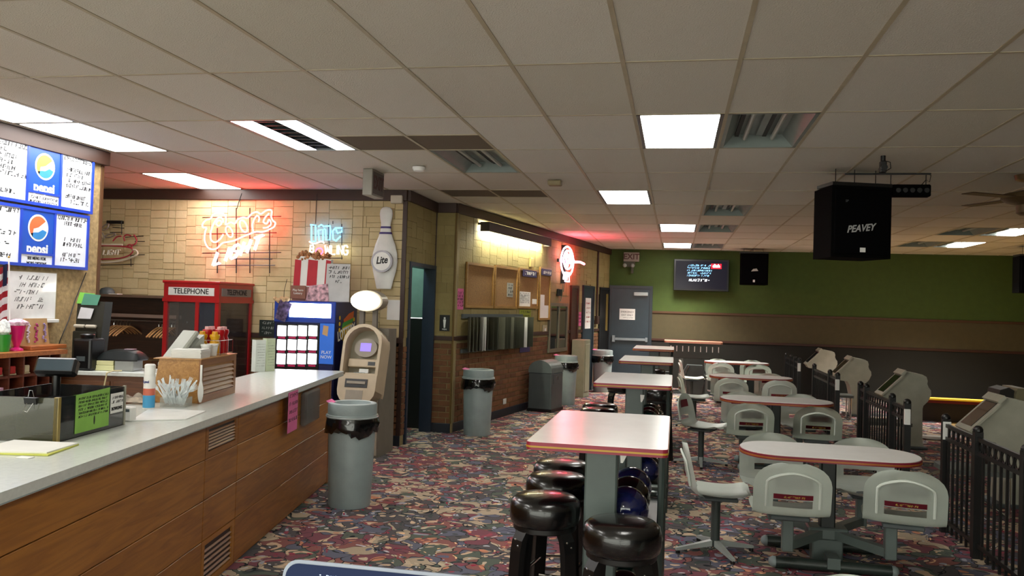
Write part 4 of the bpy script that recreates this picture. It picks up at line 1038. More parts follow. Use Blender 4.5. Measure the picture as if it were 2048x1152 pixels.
# napkins, terminal, cups, bottles on the cabinet
g = thing('napkin_stack', 'stack of white napkins on the oak cabinet', 'napkins', onbox(.04, .0), ab)
for k in range(9): o = MB().box(random.uniform(0, .006), .16+random.uniform(-.004, .004), .02+random.uniform(-.003, .003), .21, k*.0062, k*.0062+.0052).build('napkin', M_PAPER, g)
g = thing('card_terminal', 'grey payment terminal propped at a slant on the oak cabinet', 'payment terminal', onbox(.24, .19), ab-.5)
T_ = Matrix.Translation((0, 0, .02)) @ Matrix.Rotation(radians(-48), 4, 'Y')
M_TERM = mat('light grey terminal', 'a4a69c', .5)
MB().box(-.17, .13, -.07, .07, .05, .085, bev=.01, M=Matrix.Translation((.0, 0, 0)) @ T_).build('upper_shell', M_TERM, g)
MB().box(-.12, .11, -.055, .055, .01, .042, bev=.008, M=T_).build('lower_shell', mat('grey shell', '8c8f86', .5), g)
MB().prism([(-.05, 0), (.10, 0), (.10, .14), (.04, .10)], -.05, .05, 'y').build('stand', M_TERM, g)
for k, (x, y) in enumerate(((.255, .065), (.335, .05), (.325, .14))):
    g = thing('foam_cup', ['white foam cup stack behind the napkins, nearest', 'white foam cup stack behind the napkins, right one', 'white foam cup stack behind the napkins, left one'][k], 'cup', onbox(x, y), 0, 'foam cups on the oak cabinet')
    MB().lathe([(.026, 0), (.033, .065), (.036, .068), (.036, .074), (.037, .08), (.032, .08)], n=20).build('cup', M_WHITE, g, smooth=True)
BOT = [('mustard', 'f', .42, .155), ('mustard', 'f', .42, .07), ('ketchup', 'r', .50, .15), ('ketchup', 'r', .50, .065), ('ketchup', 'r', .58, .15), ('ketchup', 'r', .58, .065)]
my, mk_ = mat('mustard yellow', 'd8a018', .35), mat('ketchup red', 'b01018', .3)
for k, (n_, c, x, y) in enumerate(BOT):
    g = thing('condiment_bottle', ['yellow mustard bottle, left of the two', 'yellow mustard bottle, right of the two', 'red ketchup bottle behind the left mustard bottle', 'red ketchup bottle behind the right mustard bottle', 'rear left red ketchup bottle in the basket', 'rear right red ketchup bottle in the basket'][k], 'bottle', onbox(x, y, HB+.012), ab, 'sauce bottles on the oak cabinet')
    hh = .135 if c == 'f' else .165
    MB().lathe([(.034, 0), (.036, .01), (.036, hh*.6), (.028, hh*.72), (.038, hh*.9), (.034, hh)], n=16, sc=(1, .9)).build('bottle', my if c == 'f' else mk_, g, smooth=True)
    MB().lathe([(.02, hh), (.018, hh+.02)], n=14).build('cap', my if c == 'f' else mat('pink white cap', 'd8a8a8', .4), g)
g = thing('wire_basket', 'chrome wire basket holding the sauce bottles', 'basket', onbox(.375, .015), ab)
for z in (.01, .10): MB().tube([(0, 0, z), (.25, 0, z), (.25, .185, z), (0, .185, z)], .002, 5, closed=True).build('wire_hoop', M_CHROME, g)
for x, y in ((0, 0), (.25, 0), (.25, .185), (0, .185), (.125, 0)): MB().cyl((x, y, 0), (x, y, .1), .002, 5).build('wire_upright', M_CHROME, g)
# bin of plastic forks
G0 = onz(352, 812, 1.0)
g = thing('cutlery_bin', 'clear bin full of white plastic forks on the counter', 'bin', (G0.x, G0.y, 1.001), ab)
bn = MB().box(-.05, .05, -.08, .08, 0, .003)
for a in ((-.05, -.048, -.08, .08), (.048, .05, -.08, .08), (-.05, .05, -.08, -.078), (-.05, .05, .078, .08)): bn.box(a[0], a[1], a[2], a[3], 0, .055)
bn.build('bin', M_GLASS, g)
def fork_mesh():
    mb = MB(); hw = .0045
    mb.prism([(-hw, 0), (hw, 0), (hw*.8, .09), (-.011, .115), (-.011, .12), (.011, .12), (.011, .115), (hw*.8, .09)][:2]+[(hw*.8, .09), (.011, .108), (.011, .118), (-.011, .118), (-.011, .108), (-hw*.8, .09)], -.001, .001, 'y')
    for k in range(4): x = -.0095+k*.0063; mb.prism([(x-.0017, .116), (x+.0017, .116), (x+.001, .15), (x-.001, .15)], -.001, .001, 'y')
    return mb.mesh('plastic_fork', mat('glossy white plastic', 'dde4e6', .25))
FM = fork_mesh(); rr = random.Random(21)
for k in range(42):
    o = link('plastic_fork', FM); ang = rr.uniform(-1.15, 1.0); up = rr.random() < .45
    x, y = rr.uniform(-.03, .03), rr.uniform(-.05, .06)
    c_, s_ = cos(ab), sin(ab)
    o.location = (G0.x+x*c_-y*s_-.0*up, G0.y+x*s_+y*c_, 1.012+rr.uniform(0, .035)+(.0 if not up else .0))
    M = Matrix.Rotation(rr.uniform(-.4, .5), 4, 'Z') @ Matrix.Scale(1.0, 4) @ Matrix.Rotation(ang*.85+.25, 4, 'Y') @ Matrix.Rotation(rr.uniform(-.3, .5), 4, 'X')
    if not up:
        M = M @ Matrix.Translation((0, 0, .14)) @ Matrix.Rotation(pi, 4, 'Y')
    o.rotation_euler = M.to_euler(); o.location = Vector(o.location)+(M.to_translation()); tag(o, 'white plastic fork in the clear bin on the counter', 'fork', 'plastic forks in the bin')
# menus standing at the far end
for k, (px0, px1, yb, yt, l_) in enumerate(((510, 530, 744, 677, 'upright white menu card at the far end of the counter'), (532, 549, 743, 674, 'upright greenish menu card right of the white one'))):
    p0 = onz(px0, yb, 1.0); p1 = onz(px1, yb-1, 1.0); d = p1-p0; a = math.atan2(d.y, d.x); h = (yb-yt)/F_PX*p0.y*1.03
    g = thing('menu_card', l_, 'menu card', (p0.x, p0.y, 1.001), a, 'menu cards standing on the counter')
    MB().box(0, d.length, 0, .003, 0, h).box(0, .003, .003, .06, 0, h).build('card', mat('menu white', 'cdd4cc', .6) if k == 0 else mat('menu green', 'b8c4a4', .6), g)
    mb = MB()
    for q in range(9): scribble(mb, .012, d.length-.012, h*.85-q*h*.085, .006, -.0006, r, .2)
    mb.build('writing', mat('faint print', '8a9088', .7), g)
# napkin tray and reflections: pale pile at the end of the counter
# ---- foreground laptop
TL = onz(570, 1117, 1.45); TR = onz(945, 1153, 1.45); d = TR-TL; a = math.atan2(d.y, d.x)
d0 = d.normalized(); org = TL-d0*.0
g = thing('laptop', 'blue laptop screen edge rising into the bottom of the picture', 'laptop', (org.x, org.y, 1.45-.235), a)
LM = Matrix.Rotation(radians(-14), 4, 'X')
def lap(x0, x1, y0, y1, z0, z1, bev=0): return MB().box(x0, x1, y0, y1, z0, z1, bev, 2, M=Matrix.Translation((0, 0, .235)) @ LM @ Matrix.Translation((0, 0, -.235)))
MB().prism(rrect(0, .33, -.235, 0, .012), 0, .007, 'z')
pl = MB().prism([(x, z+.235) for x, z in rrect(0, .34, -.235, 0, .013)], 0, .007, 'y'); bmesh.ops.transform(pl.b, matrix=Matrix.Translation((0, 0, .235)) @ LM @ Matrix.Translation((0, 0, -.235)), verts=pl.b.verts)
pl.build('lid', mat('silver lid rim', '8c94a4', .35), g)
pl = MB().prism([(x, z+.235) for x, z in rrect(.003, .337, -.233, -.003, .011)], -.0008, 0, 'y'); bmesh.ops.transform(pl.b, matrix=Matrix.Translation((0, 0, .235)) @ LM @ Matrix.Translation((0, 0, -.235)), verts=pl.b.verts)
bz = pl.build('bezel', mat('deep blue bezel', '101c3c', .5, emit=.05, ecol='34508a', spec=.15), g)
lap(.02, .32, -.0016, -.0008, .01, .217).build('screen', emis('laptop screen', (.015, .045, .22), .5), g)
tx = MB(); r2 = random.Random(9); scribble(tx, .024, .04, .2095, .003, -.0022, r2, 0, .1); scribble(tx, .035, .05, .221, .0035, -.0014, r2, 0, .1); scribble(tx, .06, .09, .2095, .003, -.0022, r2, 0, .1)
bmesh.ops.transform(tx.b, matrix=Matrix.Translation((0, 0, .235)) @ LM @ Matrix.Translation((0, 0, -.235)), verts=tx.b.verts); tx.build('screen_text', emis('white glyphs', (.7, .8, 1), .9), g)
hz_ = Matrix.Translation((0, 0, .235)) @ LM @ Matrix.Translation((0, 0, -.235)) @ Vector((0, 0, 0))
MB().box(0, .34, hz_.y-.24, hz_.y+.005, hz_.z-.02, hz_.z-.004, bev=.004).build('keyboard_base', mat('silver lid rim', '8c94a4', .35), g)
# round table carrying the laptop (below the frame)
tb_ = thing('side_table', 'small table carrying the laptop just below the picture', 'table', (org.x+.1, org.y-.05, 0))
zt = 1.45-.235+hz_.z-.021
MB().box(-.35, .4, -.35, .2, zt-.03, zt).build('tabletop', M_LAMW, tb_); MB().cyl((0, 0, .03), (0, 0, zt-.03), .03).build('column', M_STAND, tb_); MB().cyl((0, 0, 0), (0, 0, .03), .22, 24).build('base', M_STAND, tb_)

# ================================================================== BEHIND THE COUNTER
BZ = 1.02; BA = radians(10); BO = Vector((-4.94, 6.23, 0)); BU = Vector((cos(BA), sin(BA), 0)); BV = Vector((-sin(BA), cos(BA), 0))
t = thing('work_bench', 'grey topped work bench behind the counter', 'bench', (BO.x, BO.y, 0), BA)
MB().box(-.22, .80, 0, .45, BZ-.035, BZ, bev=.004).build('worktop', M_COUNTER, t); MB().box(-.20, .78, .03, .45, 0, BZ-.036).build('body', wood('brown bench wood', '4e2c16', '6a4020', .5), t)
for x in (-.18, .31): MB().box(x, x+.46, .015, .03, .05, .94, bev=.003).build('door', wood('brown bench wood', '4e2c16', '6a4020', .5), t)
def back(px, py, Y): d_ = ray(px, py); return CAM+d_*(Y/d_.y)
g = thing('coffee_grinder', 'tall black machine at the left end of the work bench', 'machine', (0, 6.33, BZ+.001)); a0, a1 = back(152, 700, 6.33).x, back(196, 700, 6.33).x
g.location.x = (a0+a1)/2
MB().box(-.09, .09, -.07, .12, 0, .27, bev=.02, seg=2).build('housing', M_BLACK, g); MB().lathe([(.05, .27), (.06, .30), (.05, .31)], n=18).build('lid', M_BLACK, g, smooth=True); MB().box(-.04, .04, -.075, -.07, .08, .12).build('panel', M_DGREY, g)
g = thing('label_printer', 'dark rounded printer on top of the clear drawers', 'printer', (back(242, 715, 6.45).x, 6.48, BZ+.086), BA)
MB().grid(lambda u, v: ((u-.5)*.36, (v-.5)*.22, .01+.085*(max(0, 1-abs(2*u-1)**3.2))**.5*(max(0, 1-abs(2*v-1)**4))**.5), 14, 8, th=.01).build('cover', mat('charcoal cover', '242a2a', .4), g, smooth=True)
MB().box(-.17, .17, -.1, .1, 0, .012).build('base', M_BLACK, g); MB().box(.02, .10, -.04, .04, .09, .10, bev=.004).build('button_plate', mat('mauve panel', '6a5660', .5), g)
g = thing('drawer_unit', 'clear plastic drawers and cream box on the work bench', 'drawers', (back(238, 735, 6.45).x, 6.45, BZ+.001), BA)
MB().box(.0, .16, -.08, .1, 0, .084, bev=.004).build('drawer', mat('cloudy clear', '9a9c98', .2, alpha=.75), g); MB().box(-.17, -.005, -.09, .1, 0, .045, bev=.003).build('drawer', mat('cream plastic', 'c8c694', .5), g); MB().box(-.165, -.01, -.085, .1, .047, .084, bev=.003).build('drawer', mat('cream plastic', 'c8c694', .5), g)
g = thing('white_cable', 'pale cable hanging over the front of the work bench', 'cable', (back(214, 740, 6.2).x, 6.2, .7))
MB().tube([(.05, .12, BZ-.69), (.01, .06, BZ-.688), (.0, .0, BZ-.70), (-.015, -.01, .2), (-.02, -.01, .0)], .006).build('cable', mat('cream cable', 'c8bc90', .5), g, smooth=True)
# upright paper stand
Ys = 6.52; xl, xr = back(148, 640, Ys).x, back(205, 640, Ys).x
g = thing('paper_stand', 'dark upright stand holding green and teal folders', 'stand', (xl, Ys, BZ+.001))
hz2 = back(175, 603, Ys).z-BZ
MB().prism([(.0, 0), (xr-xl-.03, 0), (xr-xl+.02, hz2), (.03, hz2)], 0, .10, 'y').build('body', mat('dark olive plastic', '26251c', .5), g)
for k in range(2): MB().box(.02+k*.115, .125+k*.115, -.04, 0, hz2*.60, hz2*.60+.03, bev=.01).build('tray_lip', mat('pale lip', 'b4ac9c', .5), g)
MB().box(.0, .235, -.02, 0, .02, hz2*.55, bev=.01).build('lower_tray', mat('dark olive plastic', '26251c', .5), g)
for nm, l_, x, z, w_, c, rot in (('green_folder', 'bright green folder on top of the dark stand', .03, hz2-.02, .15, '7fc850', .15), ('teal_folder', 'teal folder lying before the green one', .08, hz2-.03, .16, '4e8a74', .1), ('white_note', 'white note leaning on the dark stand', .05, hz2*.74, .13, 'c8c8cc', .18)):
    o = MB().prism([(0, 0), (w_, .0), (w_+.03, .09), (.03, .10)], -.003, 0, 'y').build(nm, mat(nm, c, .7)); o.location = (xl+x, Ys-.012-(.006 if nm != 'green_folder' else 0), BZ+z); tag(o, l_, 'folder' if 'folder' in nm else 'note')
# shelves below the menu boards
PS = Plane(-4.95, 0, pi/2)
ztop = PS.at(60, 703)[1]; yr = PS.at(122, 700)[0]; yl = PS.at(-200, 700)[0]
t = thing('cubby_shelf', 'red brown cubby shelf below the whiteboard', 'shelf unit', (-5.30, yl, 0), 0)
L_ = yr-yl; M_CUB = wood('red brown wood', '4c2012', '6e3420', .5); M_SHT = wood('orange wood top', '8a4a20', 'b06a34', .4)
MB().box(.0, .38, -.0, L_+.04, ztop-.035, ztop).build('top_board', M_SHT, t)
MB().box(.005, .02, 0, L_, 0, ztop-.035).build('back_board', M_CUB, t)
zs_ = [ztop-.035]
rowh = PS.at(60, 703)[1]-PS.at(60, 748)[1]
for k in range(5):
    z = ztop-rowh*(k+1)
    if z < .02: break
    MB().box(.02, .35, 0, L_, z-.018, z).build('shelf', M_CUB, t); zs_.append(z)
MB().box(.02, .35, 0, L_, 0, .02).build('shelf', M_CUB, t)
cols = [PS.at(px, 730)[0]-yl for px in (-90, -40, 17, 46, 72)]
colw = cols[-1]-cols[-2]; cols.append(cols[-1]+colw); cols = [c for c in cols if c < L_-.05]
for c in [0]+cols+[L_-.018]: MB().box(.02, .352, c, c+.015, .02, ztop-.036).build('divider', M_CUB, t)
shoe = None; edges = cols+[L_]
cr = mat('cream leather', 'b8ac8c', .5); rd = mat('red leather', 'a01c1c', .4)
def shoe_thing(loc, label, m_):
    g = thing('bowling_shoe', label, 'shoe', loc, -pi/2+pi/2, 'rental shoes in the cubby shelf')
    MB().grid(lambda u, v: ((.14-.28*u), .048*cos(pi*v)*(.75+.25*sin(pi*u*1.1)), .012+(.035+.06*u**1.5)*sin(pi*v)**.7), 10, 8, th=.004).build('upper', m_, g, smooth=True)
    MB().box(-.14, .14, -.045, .045, 0, .014, bev=.006).build('sole', cr, g)
    MB().box(.125, .146, -.028, .028, .012, .07, bev=.006).build('heel_patch', cr if m_ is rd else rd, g); return g
k = 0
for ci in range(len(cols)):
    a, b = cols[ci]+.015, (cols[ci+1] if ci+1 < len(cols) else L_-.018)
    for ri in range(1, min(4, len(zs_))):
        for q in range(2):
            yy = yl+a+(b-a)*(.3+.4*q)
            if b-a < .2 and q: continue
            shoe_thing((-5.1, yy, zs_[ri]+.001), f"{('red', 'cream')[(ci+ri+q) % 2]} rental shoe in the cubby shelf, {('top', 'second', 'third')[ri-1]} row, {('first', 'second', 'third', 'fourth', 'fifth', 'sixth', 'seventh')[ci]} opening from the left, {('near', 'far')[q]} one", (rd, cr)[(ci+ri+q) % 2]); k += 1
# things on the shelf
def onshelf(px, py, X=-5.08): u_, z_ = Plane(X, 0, pi/2).at(px, py); return Vector((X, u_, ztop+.001))
M_FLR = mat('flag red', 'b01c2c', .7); M_FLW = mat('flag white', 'e4e0e0', .7); M_FLB = mat('flag blue', '20284c', .7)
p = onshelf(20, 690, -5.15); g = thing('small_flag', 'small striped flag on a white stick at the left picture edge', 'flag', p, pi/2)
HF = Plane(-5.15, 0, pi/2).at(8, 515)[1]-ztop
MB().tube([(0, 0, 0), (-.05, 0, HF)], .006).build('stick', M_WHITE, g); MB().sphere((-.05, 0, HF+.005), .009, 6).build('finial', M_GOLD, g); MB().lathe([(.035, 0), (.035, .012), (.01, .02)], n=18).build('base', M_BLACK, g)
for k in range(9):
    z0 = HF*.30+k*HF*.07
    MB().grid(lambda u, v: (-.045-(z0/HF)*.02-u*.16+.01, .012*sin(u*9), z0+v*HF*.068-u*.06), 8, 1, th=.0015).build('stripe', M_FLR if k % 2 == 0 else M_FLW, g)
MB().grid(lambda u, v: (-.062-u*.07, .012*sin(u*4)-.003, HF*.70+v*HF*.235-u*.03), 6, 2, th=.002).build('canton', M_FLB, g)
p = onshelf(33, 692); g = thing('sundae_glass', 'bright pink sundae glass with ruffled rim', 'glass', p, 0); hh = .22
M_HOT = mat('hot pink', 'd81878', .3, coat=.4)
MB().lathe([(.05, 0), (.05, .012), (.02, .03), (.045, .10), (.06, .19), (.066, .2)], n=22).build('glass', M_HOT, g, smooth=True)
MB().lathe([(.03+.0, .19), (.075, .20), (.08, .225), (.05, .24), (.02, .25)], n=18).build('ruffle', mat('pale pink ruffle', 'e8b8cc', .7, noise=.4, scale=50), g, smooth=True)
p = onshelf(6, 692); g = thing('green_cup', 'green cup at the left picture edge on the shelf', 'cup', p, 0); MB().lathe([(.045, 0), (.055, .13), (.05, .13)], n=20).build('cup', mat('green cup', '2a8a2c', .3), g, smooth=True); MB().lathe([(.03, .13), (.05, .15), (.04, .22), (.01, .25)], n=14).build('tissue', mat('pale tissue', 'd8dcdc', .8, noise=.3, scale=40), g, smooth=True)
p = onshelf(80, 690, -5.10); g = thing('trinket_stand', 'light wooden stand with beaded trinkets on the shelf', 'stand', p, pi/2)
w2 = .20
MB().box(-w2, w2, -.09, .09, 0, .035, bev=.005).build('base', M_SHT, g); MB().prism([(-w2+.02, .035), (w2-.06, .035), (w2-.10, .25), (-w2+.06, .25)], .03, .045, 'y').build('back_board', mat('pale wood', 'c4a070', .6), g)
for k in range(3):
    s_ = MB(); r3 = random.Random(k)
    for q in range(12): s_.sphere((-.11+k*.09+r3.uniform(-.015, .015), .02, .06+q*.013), .009, 4)
    s_.build('beads', mat(('white lilac beads', 'magenta beads', 'violet beads')[k], ('d8d0e4', 'a83070', '9080b0')[k], .4), g, kind='stuff')
# ================================================================== WALL THINGS
def wallthing(name, label, cat, plane, px0, py0, px1, py1, out=0, group=None):
    u0, u1, z0, z1 = plane.rect(px0, py0, px1, py1)
    t = thing(name, label, cat, plane.pt(u0, z0, out), plane.a, group); return t, u1-u0, z1-z0
OUT = .012
# ---- menu boards
def globe(parent, cx, cz, R, topc, y=-.034):
    disc(MB(), cx, cz, R, R, y, y+.002).build('logo_ring', M_PAPER, parent)
    r_ = R*.86
    pts = [(cx+r_*cos(a), cz+r_*sin(a)) for a in [radians(38)+radians(192)*k/20 for k in range(21)]]
    wave = [(cx-r_*.55, cz-r_*.10), (cx-.0*r_, cz+r_*.05), (cx+r_*.35, cz+r_*.30)]
    MB().prism(pts+wave, y-.0015, y, 'y').build('logo_top', mat('logo '+topc, topc, .5), parent)
    pts = [(cx+r_*cos(a), cz+r_*sin(a)) for a in [radians(212)+radians(133)*k/16 for k in range(17)]]
    MB().prism(pts+[(cx+r_*.5, cz-.12*r_), (cx, cz-r_*.38), (cx-r_*.45, cz-r_*.42)], y-.0015, y, 'y').build('logo_bottom', mat('logo blue', '2a7fc0', .5), parent)
r = random.Random(31)
M_LBOX = mat('lit white panel', 'e4e8ee', .5, emit=.04, ecol='e8eeff')
M_MBLUE = mat('logo panel blue', '1648a8', .4, emit=.10, ecol='2050c0')
M_FRB = mat('blue frame', '2444b8', .35)
for k, (tl, tr, bl, topc, lab, words) in enumerate(((278, 318, 428, 'd8a040', 'upper blue framed menu board', ''), (398, 432, 540, 'd06a3c', 'lower blue framed menu board', 'SEE MENU FOR\nMORE OPTIONS'))):
    pxr = (180, 170)[k]
    uR, zT = P_MENU.at(pxr, tr); _, zB = P_MENU.at(pxr-10, bl); uL = uR-1.72
    t = thing('menu_board', lab, 'menu board', P_MENU.pt(uL, zB, OUT), P_MENU.a, 'menu boards above the serving area'); W_, H_ = uR-uL, zT-zB
    a1, a2 = P_MENU.at((45, 36)[k], 370)[0]-uL, P_MENU.at((112, 104)[k], 370)[0]-uL
    MB().box(0, W_, -.02, 0, 0, H_, bev=.004).build('case', M_NAVY, t)
    fr = MB(); fr.box(0, W_, -.04, -.02, 0, .025).box(0, W_, -.04, -.02, H_-.025, H_).box(0, .025, -.04, -.02, .025, H_-.025).box(W_-.025, W_, -.04, -.02, .025, H_-.025)
    fr.box(a1-.012, a1+.012, -.038, -.02, .025, H_-.025).box(a2-.012, a2+.012, -.038, -.02, .025, H_-.025).box(a1+.012, a2-.012, -.038, -.02, H_*.2, H_*.2+.02); fr.build('frame', M_FRB, t)
    for a, b, c, d in ((.025, a1-.012, .025, H_-.025), (a2+.012, W_-.025, .025, H_-.025), (a1+.012, a2-.012, .025, H_*.2)):
        MB().box(a, b, -.030, -.02, c, d).build('white_panel', M_LBOX, t)
    MB().box(a1+.012, a2-.012, -.032, -.02, H_*.2+.02, H_-.025).build('logo_panel', M_MBLUE, t)
    globe(t, (a1+a2)/2, H_*.66, (a2-a1)*.30, topc); text('logo_text', 'pepsi', .115, M_PAPER, t, (a1+a2)/2, -.0335, H_*.30, bold=.004)
    if words:
        for q, s_ in enumerate(words.split('\n')): text('lettering', s_, .034, M_INK, t, (a1+a2)/2, -.031, H_*.14-q*.042, bold=.001, sx=.9)
    else:
        mb = MB()
        for q in range(2): scribble(mb, a1+.03, a2-.03, H_*.11-q*.035, .022, -.0306, r, .12)
        mb.build('writing', M_INK, t)
    for (a, b) in ((.05, a1-.03), (a2+.03, W_-.04)):
        mb = MB(); n = 9
        for q in range(n):
            l0 = a+(b-a)*r.uniform(0, .25) if q else a; l1 = b-(b-a)*r.uniform(0, .35) if q else b
            if r.random() < .12: continue
            scribble(mb, l0, l1, H_*.86-q*H_*.092, .034, -.0306, r, .10)
        mb.build('writing', M_INK, t)
# ---- whiteboard with notice below
uR, zT = P_MENU.at(110, 545); _, zB = P_MENU.at(108, 640); t = thing('whiteboard', 'whiteboard with faint handwriting below the menu boards', 'whiteboard', P_MENU.pt(uR-1.1, zB, OUT), P_MENU.a)
MB().box(0, 1.1, -.015, 0, 0, zT-zB, bev=.003).build('frame', mat('pale wood frame', 'a89878', .5), t); MB().box(.01, 1.085, -.018, -.014, .012, zT-zB-.01).build('board', mat('gloss white', 'e8e8e8', .2, coat=.4), t)
mb = MB()
for q in range(5): scribble(mb, .62, 1.1-r.uniform(.12, .3), (zT-zB)*.82-q*.06, .035, -.0186, r, .25, .6)
mb.build('handwriting', mat('grey marker', '7a7a7a', .6), t)
MB().box(.75, 1.09, -.06, -.015, -.02, .008, bev=.004).build('marker_tray', M_WHITE, t)
t = thing('wall_cable', 'thin dark cable running down the tan menu wall', 'cable', P_MENU.pt(0, 0, .012), P_MENU.a)
pts = [P_MENU.at(*p) for p in ((170, 545), (160, 570), (148, 600), (135, 640), (118, 680), (112, 700))]; MB().tube([(u, 0, z) for u, z in pts], .004, 5).build('cable', M_BLACK, t)

# ---- neon signs
PN = Plane(-8.6, 9.4, 0)
def npts(pts, sc, ox, oy, out): return [PN.pt(*PN.at(ox+x/sc, oy+y/sc), out) for x, y in pts]
def smooth(pts, n=5, closed=False):
    P = [Vector(p) for p in pts]; L = len(P); out = []
    for i in range(L if closed else L-1):
        p0 = P[i-1] if (i or closed) else P[i]; p1 = P[i]; p2 = P[(i+1) % L]; p3 = P[(i+2) % L] if (i+2 < L or closed) else p2
        for k in range(n):
            t_ = k/n; out.append(.5*((2*p1)+(-p0+p2)*t_+(2*p0-5*p1+4*p2-p3)*t_*t_+(-p0+3*p1-3*p2+p3)*t_**3))
    if not closed: out.append(P[-1])
    return out
def neon(parent, name, groups, m, r_=.010, out=.09, sc=3.389, ox=380, oy=380, sm=True):
    for g_, cl in groups:
        p = npts(g_, sc, ox, oy, out)
        if sm: p = smooth(p, 5, cl)
        MB().tube(p, r_, 8, closed=cl).build(name, m, parent, smooth=True, world=True)
NR = emis('red neon tube', (1.0, .06, .05), 17); NWH = emis('white neon tube', (.95, .75, .9), 3.2)
NBL = emis('blue neon tube', (.06, .30, .8), 6); NY = emis('warm neon tube', (1, .95, .65), 2.4); NPK = emis('pink neon tube', (1, .06, .15), 5)
t = thing('neon_sign', 'red and white neon beer sign with slanted script', 'neon sign', PN.pt(*PN.at(480, 480), .05), 0)
outer = [(112, 238), (135, 210), (165, 200), (185, 172), (220, 160), (258, 172), (272, 205), (268, 240), (300, 225), (330, 232), (350, 205), (385, 192), (415, 195), (445, 165), (478, 155), (505, 168), (535, 148), (562, 140), (578, 150), (574, 185), (585, 212), (602, 228), (592, 255), (560, 272), (520, 288), (470, 288), (430, 302), (380, 322), (330, 345), (290, 355), (245, 365), (210, 398), (172, 405), (142, 385), (126, 340), (130, 290), (138, 262), (116, 258)]
cC = [(252, 225), (246, 200), (225, 192), (205, 205), (182, 245), (166, 300), (172, 345), (200, 358), (232, 335), (252, 305)]
def ell(cx, cy, rx, ry, tilt=.3, n=12): return [(cx+rx*cos(a)*cos(tilt)-ry*sin(a)*-sin(tilt), cy+rx*cos(a)*-sin(tilt)*0+ry*sin(a)) for a in [2*pi*k/n for k in range(n)]]
neon(t, 'red_tube', [(outer, True), (cC, False), (ell(292, 288, 22, 36), True), (ell(388, 250, 24, 40), True), ([(452, 285), (448, 240), (462, 200), (480, 180), (494, 196), (488, 222)], False), ([(560, 165), (535, 190), (522, 222), (545, 232), (560, 205), (572, 235), (550, 258), (520, 262)], False), ([(205, 235), (215, 215), (235, 215), (238, 235), (220, 248)], True)], NR)
# LIGHT, slanted capitals
F = {'L': [[(0, 1), (0, 0), (.55, 0)]], 'I': [[(.15, 1), (.15, 0)]], 'G': [[(.6, .8), (.45, 1), (.15, 1), (0, .75), (0, .25), (.15, 0), (.5, 0), (.62, .2), (.62, .45), (.35, .45)]], 'H': [[(0, 1), (0, 0)], [(.55, 1), (.55, 0)], [(0, .5), (.55, .5)]], 'T': [[(0, 1), (.7, 1)], [(.35, 1), (.35, 0)]],
     'B': [[(0, 0), (0, 1), (.4, 1), (.52, .85), (.52, .65), (.4, .52), (0, .52)], [(.4, .52), (.56, .38), (.56, .12), (.42, 0), (0, 0)]], 'O': [[(.15, 0), (0, .25), (0, .75), (.15, 1), (.45, 1), (.6, .75), (.6, .25), (.45, 0), (.15, 0)]], 'W': [[(0, 1), (.18, 0), (.38, .8), (.58, 0), (.76, 1)]], 'N': [[(0, 0), (0, 1), (.5, 0), (.5, 1)]],
     'U': [[(0, 1), (0, .2), (.15, 0), (.4, 0), (.55, .2), (.55, 1)]], 'D': [[(0, 0), (0, 1), (.35, 1), (.55, .75), (.55, .25), (.35, 0), (0, 0)]]}
def word(s, x, y, h, dx, dy, adv, shear=.25):   # crop-pixel strokes on a slanted baseline
    out = []
    for ch in s:
        if ch != ' ':
            for st in F[ch]: out.append(([(x+a*h*dx+b*h*shear, y+a*h*dy-b*h) for a, b in st], False))
        w_ = max([a for st in F.get(ch, [[(.3, 0)]]) for a, b in st])+.28
        x += w_*h*dx*adv; y += w_*h*dy*adv
    return out
for dd in ((0, 0), (10, 5)): neon(t, 'white_tube', word('LIGHT', 178+dd[0], 512+dd[1], 88, .95, -.36, 1.0, .35), NWH, r_=.010, sm=False)
fr = MB()
for x0, y0, x1, y1 in ((100, 190, 630, 182), (100, 430, 630, 425), (200, 512, 590, 512), (280, 470, 570, 470), (140, 300, 600, 292)):
    p = npts([(x0, y0), (x1, y1)], 3.389, 380, 380, .05); fr.tube(p, .006, 5)
for x, y0, y1 in ((200, 260, 565), (328, 125, 565), (420, 125, 565), (553, 200, 565)): p = npts([(x, y0), (x, y1)], 3.389, 380, 380, .05); fr.tube(p, .007, 5)
fr.build('frame', M_IRON, t, world=True); MB().tube(npts([(362, 25), (338, 100), (330, 130)], 3.389, 380, 380, .04), .005, 5).build('cord', M_BLACK, t, world=True)
t = thing('neon_sign', 'blue and white neon sign reading lite bowling', 'neon sign', PN.pt(*PN.at(660, 480), .05), 0)
def zl(pts): return (pts, False)
lite = [zl([(470, 80), (470, 300), (500, 300), (525, 300), (525, 80), (455, 75)]), zl([(560, 100), (600, 75), (640, 100)]), zl([(560, 150), (575, 290), (625, 290), (625, 140), (560, 150)]), zl([(650, 95), (720, 90), (725, 140), (715, 280), (665, 280), (660, 140), (640, 130)]), zl([(760, 270), (755, 160), (790, 120), (880, 115), (875, 170), (820, 190), (800, 140)]), zl([(760, 270), (800, 290), (860, 230)])]
neon(t, 'blue_tube', lite, NBL, r_=.009, sc=6.775, ox=560, oy=440, sm=False)
neon(t, 'white_tube', word('B', 450, 440, 90, .9, .04, 1, .08)+word('WLING', 650, 470, 118, .78, .01, .88, .02), NY, r_=.010, sc=6.775, ox=560, oy=440, sm=False)
neon(t, 'pink_tube', [([(575+45*cos(a), 430+42*sin(a)) for a in [2*pi*k/12 for k in range(12)]], True)], NPK, r_=.008, sc=6.775, ox=560, oy=440)
neon(t, 'white_tube', [([(440, 300), (500, 330), (600, 300), (640, 320)], False)], NY, r_=.008, sc=6.775, ox=560, oy=440)
fr = MB()
